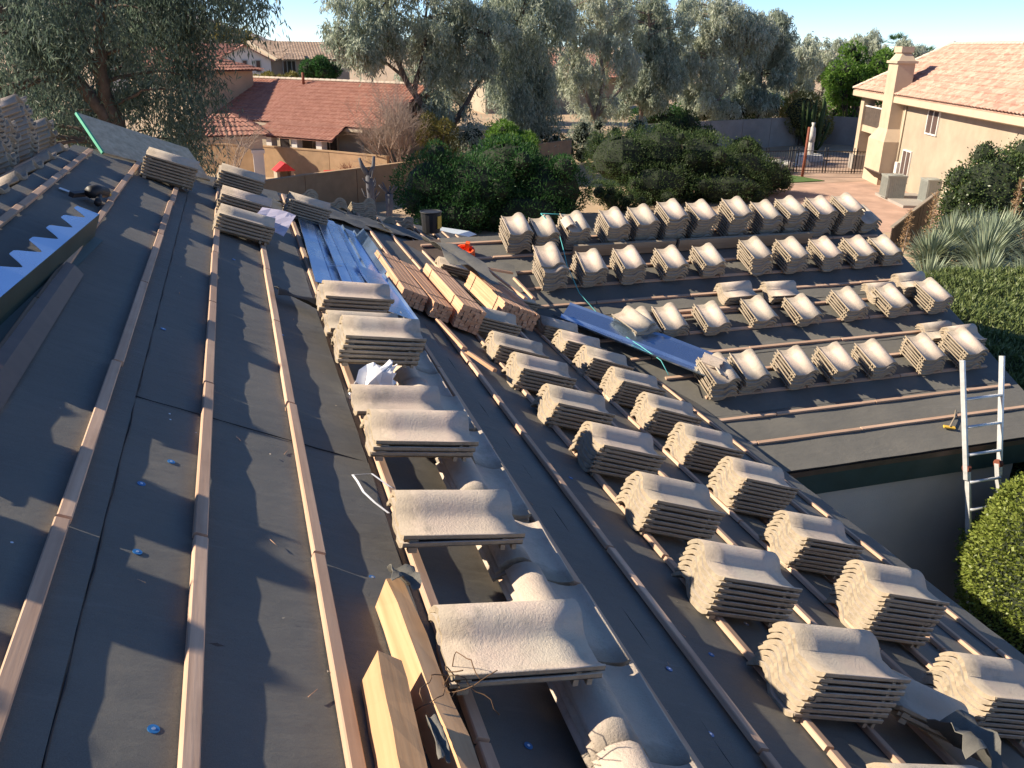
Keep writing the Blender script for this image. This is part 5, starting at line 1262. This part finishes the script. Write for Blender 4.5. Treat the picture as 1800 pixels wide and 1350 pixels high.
# olive yellow shrub and trimmed shrubs by the far wall
shrub('shrub', (38.6, 54.5, 0), [(38.6, 54.5, 2.2, 1.7, 1.5, 1.5), (39.6, 54.5, 1.4, 1.4, 1.4, 1.3)], 7000, .16, .07, 'leaf_yellow', 'yellowish shrub at the end of the grey wall', group='garden shrubs')
shrub('shrub', (30.5, 55.6, 0), [(27.5, 55.0, 2.0, 2.2, 1.2, .9), (31.0, 56.2, 2.2, 2.4, 1.2, .9), (34.6, 56.8, 2.3, 2.4, 1.2, 1.0), (37.6, 57.6, 2.4, 1.8, 1.2, 1.0)], 12000, .15, .07, 'leaf_green', 'long green hedge row over the grey block wall', group='garden shrubs')
shrub('shrub', (27.8, 44.2, 0), [(27.8, 44.2, .8, .95, .95, .9)], 5000, .13, .06, 'leaf_olive', 'round dark shrub in front of the grey wall', group='garden shrubs')
# ---- shrubs between the roof and the yards
cl = np.array([(6.9, 32.0, 1.5, 1.6, 1.5, 1.3), (8.2, 31.6, 1.3, 1.7, 1.6, 1.4), (9.9, 32.6, 1.9, 1.6, 1.5, 1.35), (11.4, 31.8, 1.2, 1.7, 1.5, 1.3), (7.6, 31.0, .6, 1.6, 1.3, .9), (10.2, 30.8, .5, 2.0, 1.2, .9)])
cl = np.concatenate([cl, np.concatenate([crown_clumps(c[:3], c[3:] * .92, 9, .42) for c in cl])])
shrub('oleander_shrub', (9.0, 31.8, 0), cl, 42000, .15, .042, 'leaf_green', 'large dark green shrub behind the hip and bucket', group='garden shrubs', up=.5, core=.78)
cl = crown_clumps((10.4, 33.6, Z(-3.65)), (.95, .8, .45), 16, .36)
shrub('oleander_shrub', (10.4, 33.6, 0), np.concatenate([cl, [(10.4, 33.6, 2.2, .8, .7, .8)]]), 9000, .16, .045, 'leaf_lime', 'sunlit leafy top of a shrub behind the dark green one', group='garden shrubs', up=.5, core=.5)
cl = np.array([(16.3, 36, 1.8, 1.7, 1.6, 1.3), (18.2, 36.2, 1.9, 1.9, 1.7, 1.35), (20.3, 36, 1.7, 1.9, 1.7, 1.3), (22.3, 36, 1.2, 1.8, 1.6, 1.1), (23.9, 36, .8, 1.1, 1.3, .9), (17.5, 34.6, .8, 2, 1.4, 1.0), (21, 34.5, .6, 2.2, 1.4, .9)])
cl = np.concatenate([cl, np.concatenate([crown_clumps(c[:3], c[3:] * .95, 10, .4) for c in cl])])
shrub('feathery_shrub', (20, 35.6, 0), cl, 46000, .12, .030, 'leaf_olive', 'wide feathery olive green shrub behind the wing stacks', group='garden shrubs', up=.6, core=.76)
shrub('feathery_shrub', (15.2, 33.5, 0), crown_clumps((15.3, 33.5, .7), (1.2, 1.0, .6), 14, .4), 5000, .12, .03, 'leaf_olive', 'small gap filling shrub between the two big ones', group='garden shrubs', core=.5)
# glossy tall bush by the fence
cl = np.array([(20.6, 19.6, 2.6, 1.4, 1.3, 1.3), (22.0, 19.9, 2.7, 1.5, 1.3, 1.45), (19.9, 19.4, 1.5, 1.2, 1.2, 1.4), (23.3, 19.8, 2.4, 1.6, 1.3, 1.5), (21.5, 19.2, 1.3, 2.2, 1.1, 1.4)])
cl = np.concatenate([cl, np.concatenate([crown_clumps(c[:3], c[3:] * .97, 12, .3) for c in cl])])
shrub('glossy_bush', (21.5, 19.6, 0), cl, 46000, .085, .045, 'leaf_glossy', 'tall rounded glossy bush in front of the tan house', group='garden shrubs', core=.84)
for i, (x0, x1, y, zt) in enumerate([(12.5, 18.5, 47.5, 2.2), (18.0, 24.5, 48.5, 2.4), (24.0, 28.5, 49.3, 2.2)]):
    cl = crown_clumps(((x0 + x1) / 2, y, zt * .5), ((x1 - x0) / 2, .9, zt * .5), 26, .62)
    shrub('shrub', ((x0 + x1) / 2, y, 0), cl, 9000, .17, .06, ['leaf_olive', 'leaf_euc', 'leaf_olive'][i], 'undergrowth shrub below the eucalyptus row, %s from the tan wall corner' % ORD1[i], group='garden shrubs', core=.7)
cl = crown_clumps((11.6, 43.6, 1.5), (1.7, .9, 1.3), 26, .5)
shrub('shrub', (11.6, 43.6, 0), cl, 9000, .18, .045, 'leaf_pale', 'pale drooping shrub round the foot of the spreading eucalyptus', group='garden shrubs', core=.55, up=-.5)
# ---- bare twiggy shrub below the eucalyptus
def twig_shrub(name, base, n, hgt, spread, mat, label, seed, depth=3, thick=.045):
    r = random.Random(seed); m_ = MB()
    def grow(p, d, L, rad, lev):
        path = [p]; q = p; dd = d
        for _ in range(3):
            dd = (dd + Vector((r.uniform(-.25, .25), r.uniform(-.25, .25), r.uniform(-.12, .22)))).normalized(); q = q + dd * L / 3; path.append(q)
        m_.tube(path, [rad, rad * .8, rad * .62, rad * .45], 4 if lev else 5, caps=False)
        if lev < depth:
            for _ in range(r.choice((3, 4, 4))):
                f = r.uniform(.35, 1.0); s = path[min(3, int(f * 3))]
                grow(s, (dd + Vector((r.uniform(-.9, .9), r.uniform(-.9, .9), r.uniform(-.3, .5)))).normalized(), L * r.uniform(.5, .75), rad * .5, lev + 1)
    for _ in range(n): grow(Vector((0, 0, 0)), Vector((r.uniform(-1, 1) * spread, r.uniform(-1, 1) * spread, 1)).normalized(), hgt * r.uniform(.5, .7), thick, 0)
    root = empty(name, base, 0, label, 'shrub', 'garden shrubs'); m_.build('twigs', M[mat], root); return root
twig_shrub('bare_shrub', (7.3, 41.9, .3), 16, 4.6, .8, 'twigs', 'leafless twiggy shrub in front of the red tiled roof', 5, 4, .05)
twig_shrub('bare_shrub', (-.4, 40.0, .6), 5, 3.2, .5, 'twigs', 'thin bare shrub beside the porch column', 8, 3, .03)
twig_shrub('red_stem_shrub', (4.6, 38.0, .9), 9, 1.0, .9, 'rust', 'reddish low shrub over the near yard wall', 12, 2, .02)
cl = crown_clumps((9.2, 41.9, 2.0), (1.0, .8, 1.3), 22, .34)
shrub('shrub', (9.2, 41.9, 0), cl, 5200, .14, .05, 'leaf_yellow', 'yellow green shrub beside the leafless one', group='garden shrubs', core=0)
cl = crown_clumps((4.0, 104, Z(-4.0)), (4.2, 1.2, .35), 16, .5)
shrub('shrub', (4.0, 104, 0), cl, 4000, .35, .12, 'leaf_yellow', 'pale hedge in front of the far white gable', group='garden shrubs', core=.6)
cl = crown_clumps((9.2, 100, Z(-3.1)), (2.2, 1.5, 1.3), 22, .7)
shrub('pine_tree', (9.2, 100, 0), cl, 9000, .35, .10, 'leaf_green', 'dark green tree before the far brown roof', 'tree', None, .3, .7)
cl = crown_clumps((-3.5, 130, Z(.2)), (7, 2, 1.2), 24, 1.0)
shrub('palo_verde_tree', (-3.5, 130, 0), cl, 5000, .5, .15, 'leaf_yellow', 'yellow green trees behind the far red roof', 'tree', None, .3, .5)
# ---- dead stub trunk beyond the hip
dt = empty('dead_trunk', (3.85, 26.5, 0), 0, 'bare grey trunk stub with cut branches behind the tile stacks', 'dead tree')
m_ = MB(); m_.tube([(0, 0, 0), (-.05, 0, 1.4), (-.1, 0, 2.4), (-.12, 0, 2.75)], [.16, .14, .12, .11], 8); m_.tube([(-.12, 0, 2.7), (-.3, .05, 3.0), (-.38, 0, 3.25)], [.10, .07, .04], 7); m_.tube([(-.12, 0, 2.7), (.02, -.05, 3.0), (.06, 0, 3.30)], [.09, .06, .04], 7)
for k in range(9):
    zz = random.uniform(1.9, 2.8); an = random.uniform(0, 6.28); m_.tube([(-.1, 0, zz), (-.1 + math.cos(an) * .16, math.sin(an) * .16, zz + .06), (-.1 + math.cos(an) * random.uniform(.2, .34), math.sin(an) * .25, zz + random.uniform(.1, .3))], [.045, .032, .012], 5)
m_.build('trunk', M['barkdead'], dt)
m_ = MB(); m_.tube([(.45, -.2, 0), (.42, -.2, 1.5), (.44, -.2, 2.2)], [.11, .10, .12], 7)
for k in range(7): m_.tube([(.44, -.2, 2.15), (.44 + random.uniform(-.35, .35), -.2 + random.uniform(-.2, .2), 2.3 + random.uniform(0, .35))], [.035, .015], 5)
m_.build('side_trunk', M['barkdead'], dt)
# ---- fan palms
for i, (x, y, zt, lb) in enumerate([(61.0, 76, .75, 'fan palm rising right behind the chimney'), (64.5, 77, .95, 'tallest fan palm, middle of three'), (67.3, 76, -.05, 'shorter fan palm next to the roof ridge')]):
    pr = empty('fan_palm', (x, y, 0), 0, lb, 'palm', 'fan palms behind the tan house')
    m_ = MB(); m_.tube([(0, 0, 0), (.1, 0, 3), (0, 0, Z(zt) - .6)], [.25, .2, .18], 7); m_.build('trunk', M['barkpale'], pr)
    V = []; F = []
    for k in range(26):
        az = random.uniform(0, 6.28); el = random.uniform(-.5, 1.3); d_ = Vector((math.cos(az) * math.cos(el), math.sin(az) * math.cos(el), math.sin(el))); c_ = Vector((0, 0, Z(zt) - .6)) + d_ * .75
        sd = d_.cross(ZU).normalized()
        for q in range(9):
            a_ = (q - 4) * .28; dd = (d_ * math.cos(a_) + sd * math.sin(a_) - ZU * .12).normalized(); w2 = sd * .05 * math.cos(a_) + ZU * .02
            b_ = len(V); V += [c_, c_ + dd * .35 + w2, c_ + dd * .8, c_ + dd * .35 - w2]; F.append((b_, b_ + 1, b_ + 2, b_ + 3))
    link('fronds', fast_mesh('fronds', np.array([tuple(v) for v in V]), np.array(F)), pr, M['leaf_green'])
# ---- columnar cactus by the balcony
cc = empty('columnar_cactus', (36.6, 50.0, 0), 0, 'tall branching cactus clump left of the balcony', 'cactus')
for k in range(16):
    a_ = random.uniform(0, 6.28); r0 = random.uniform(.2, .7); h_ = random.uniform(2.0, 3.8); m_ = MB(); ox, oy = math.cos(a_), math.sin(a_) * .5
    m_.tube([(ox * r0 * .3, oy * r0 * .3, 0), (ox * r0, oy * r0, .6), (ox * r0 * 1.5, oy * r0 * 1.5, 1.4), (ox * r0 * 1.7, oy * r0 * 1.7, h_ - .1), (ox * r0 * 1.7, oy * r0 * 1.7, h_)], [.07, .09, .09, .085, .03], 7); m_.build('stem', M['leaf_olive'], cc)

# ---- yuccas, dry flower stalks
def yucca(x, y, z, rad, n, label):
    root = empty('yucca_plant', (x, y, z), 0, label, 'yucca', 'yuccas behind the hedge')
    az = rng.uniform(0, 2 * np.pi, n); el = np.clip(rng.normal(.75, .42, n), -.1, 1.5)
    D = np.stack([np.cos(az) * np.cos(el), np.sin(az) * np.cos(el), np.sin(el)], 1); L = rad * rng.uniform(.65, 1.15, n)
    B = D * .06 + np.array([0, 0, .12]); T = B + D * L[:, None]; T[:, 2] -= L * .16 * np.cos(el); Mi = B + D * L[:, None] * .5 + np.array([0, 0, .03])
    A = np.cross(D, [0, 0, 1.0]); A /= np.linalg.norm(A, axis=1)[:, None] + 1e-9; wv = .022
    V = np.stack([B + A * wv * .7, Mi + A * wv, T, Mi - A * wv, B - A * wv * .7], 1).reshape(-1, 3)
    F = np.concatenate([np.stack([np.arange(n) * 5, np.arange(n) * 5 + 1, np.arange(n) * 5 + 3, np.arange(n) * 5 + 4], 1), np.stack([np.arange(n) * 5 + 1, np.arange(n) * 5 + 2, np.arange(n) * 5 + 2, np.arange(n) * 5 + 3], 1)])
    F2 = [tuple(f) for f in F[:n]] + [(f[0], f[1], f[3]) for f in F[n:]]
    me = bpy.data.meshes.new('blades'); me.from_pydata(V.tolist(), [], F2); me.update(); link('blades', me, root, M['leaf_yucca']); return root
YU = [(13.9, 14.4, .80, 'at the hedge corner, nearest the wing'), (14.6, 13.6, .85, 'low over the hedge edge, second'), (15.6, 14.7, .90, 'left of the brown flower stalks'), (15.9, 13.5, .95, 'large one over the hedge, under the stalks'), (17.2, 14.6, 1.0, 'beside the dark blue one'), (17.0, 15.9, 1.0, 'dark blue green one below the glossy bush'), (18.4, 15.6, 1.0, 'upper one near the picture edge'), (16.9, 13.0, .95, 'lower one near the picture edge'), (16.2, 16.3, .9, 'in front of the fence end'), (15.0, 15.6, .85, 'behind the first one, by the fence'), (18.6, 14.2, 1.0, 'at the picture edge, middle height'), (17.6, 17.0, .9, 'highest one under the glossy bush'), (19.6, 16.8, .95, 'high one at the picture edge')]
YU += [(14.9, 12.95, .8, 'in the front rank by the hedge, middle'), (17.9, 13.4, .9, 'in the front rank, far side of the stalks'), (19.2, 13.2, .95, 'in the front rank, last in the picture'), (16.4, 15.4, .9, 'between the two brown stalks'), (18.0, 16.4, .9, 'just under the glossy bush, middle one'), (19.4, 15.4, 1.0, 'in the third rank at the picture edge')]
for x, y, rd, lb in YU:
    z = max(0.02, 1.95 * math.exp(-((x - 18) / 6.0) ** 4 - ((y - 14.5) / 5.0) ** 4)) - .1
    yucca(x, y, z, rd * 1.08, 460, 'spiky blue green yucca %s' % lb)
for i, (x, y, h_) in enumerate([(14.2, 15.6, 1.5), (15.2, 16.0, 1.6), (16.3, 14.3, 1.7), (18.6, 16.9, 1.7), (19.6, 17.2, 1.5)]):
    z = max(0.02, 1.95 * math.exp(-((x - 18) / 6.0) ** 4 - ((y - 14.5) / 5.0) ** 4)); n = 420
    root = empty('flower_stalk', (x, y, z), 0, 'dry brown flower stalk among the yuccas, %s from the fence' % ORD1[i], 'flower stalk', 'dry flower stalks')
    m_ = MB(); m_.tube([(0, 0, 0), (.04, .02, h_)], [.018, .006], 5); m_.build('stem', M['twigs'], root)
    t_ = rng.uniform(.35, 1, n); P = np.stack([rng.normal(size=n) * .10 * (1.15 - t_), rng.normal(size=n) * .10 * (1.15 - t_), t_ * h_], 1); D = np.stack([rng.normal(size=n), rng.normal(size=n), np.full(n, .8)], 1)
    link('florets', leaf_mesh('florets', P, D, .10, .012), root, M['leaf_dry'])['kind'] = 'stuff'

# ---- clipped hedge beside the wing
def hedge_h(x, y): return Z(-3.95) + .07 * math.sin(x * 2.3 + 1) * math.sin(y * 1.9) + .04 * math.sin(x * 5 + y * 4)
hx0, hx1, hy0, hy1 = 9.15, 16.5, 4.5, 12.7
root = empty('clipped_hedge', (12.5, 9, 0), 0, 'broad clipped green hedge along the wing gable', 'hedge'); off = np.array([12.5, 9, 0])
m_ = MB(); g = gridsheet(hx0 + .08, hx1, hy0, hy1 - .08, 20, 20, lambda x, y: hedge_h(x, y) - .07); m_.sheet([[(p[0] - 12.5, p[1] - 9, p[2]) for p in r] for r in g], 2.4, (0, 0, 1)); m_.build('dark_core', M['leafcore'], root)  # solid dark core added so light doesn't leak through the hedge
n = 95000; X_ = rng.uniform(hx0, hx1, n); Y_ = rng.uniform(hy0, hy1, n)
Zt = Z(-3.95) + .07 * np.sin(X_ * 2.3 + 1) * np.sin(Y_ * 1.9) + .04 * np.sin(X_ * 5 + Y_ * 4) + rng.normal(size=n) * .03
P = np.stack([X_, Y_, Zt - .03], 1); D = np.stack([rng.normal(size=n) * .6, rng.normal(size=n) * .6, np.full(n, .9)], 1)
n2 = 26000; side = rng.random(n2) < .6
Xs = np.where(side, hx0 + rng.normal(size=n2) * .03, rng.uniform(hx0, hx1, n2)); Ys = np.where(side, rng.uniform(hy0, hy1, n2), hy1 + rng.normal(size=n2) * .03)
P = np.concatenate([P, np.stack([Xs, Ys, rng.uniform(Z(-5.4), Z(-3.95), n2)], 1)]) - off; D = np.concatenate([D, np.stack([np.where(side, -.8, rng.normal(size=n2) * .4), np.where(side, rng.normal(size=n2) * .4, .8), rng.normal(size=n2) * .5 + .3], 1)])
link('foliage', leaf_mesh('foliage', P, D, rng.uniform(.5, 1.2, n + n2) * .11, rng.uniform(.7, 1.3, n + n2) * .026), root, M['leaf_hedge'])
# ---- clipped ball shrub at the eave
bc, brd = np.array([7.68, 4.72, Z(-4.85)]), np.array([1.42, 1.42, 1.32])
root = empty('clipped_ball_shrub', (bc[0], bc[1], 0), 0, 'round clipped yellow green shrub below the eave, beside the ladder', 'shrub'); off = np.array([bc[0], bc[1], 0])
n = 62000; d = rng.normal(size=(n, 3)); d /= np.linalg.norm(d, axis=1)[:, None]; d[:, 2] = np.abs(d[:, 2]) * .98 + d[:, 2] * .02
low = rng.random(n) < .35; d[low, 2] *= -1
rr = 1 + .025 * np.sin(d[:, 0] * 9 + 2) * np.sin(d[:, 1] * 8) + .02 * np.sin(d[:, 2] * 14) + rng.normal(size=n) * .018
P = bc + d * brd * rr[:, None] - off; D = d + rng.normal(size=(n, 3)) * .55
link('foliage', leaf_mesh('foliage', P, D, rng.uniform(.6, 1.2, n) * .042, rng.uniform(.7, 1.3, n) * .024), root, M['leaf_ball'])
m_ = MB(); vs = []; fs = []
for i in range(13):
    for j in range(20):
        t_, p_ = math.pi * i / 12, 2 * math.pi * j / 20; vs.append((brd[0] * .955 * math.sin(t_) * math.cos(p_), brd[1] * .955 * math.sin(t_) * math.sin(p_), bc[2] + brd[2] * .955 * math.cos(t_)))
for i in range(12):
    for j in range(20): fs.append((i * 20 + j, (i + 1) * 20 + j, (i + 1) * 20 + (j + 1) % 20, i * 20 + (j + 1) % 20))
m_.add(vs, fs); m_.build('dark_core', M['leafcore'], root)  # added dark inner ball, keeps light from passing through the leaves
m_ = MB(); m_.tube([(0, 0, -.1), (.03, 0, 1.2)], [.12, .10], 8); m_.build('stem', M['bark'], root)
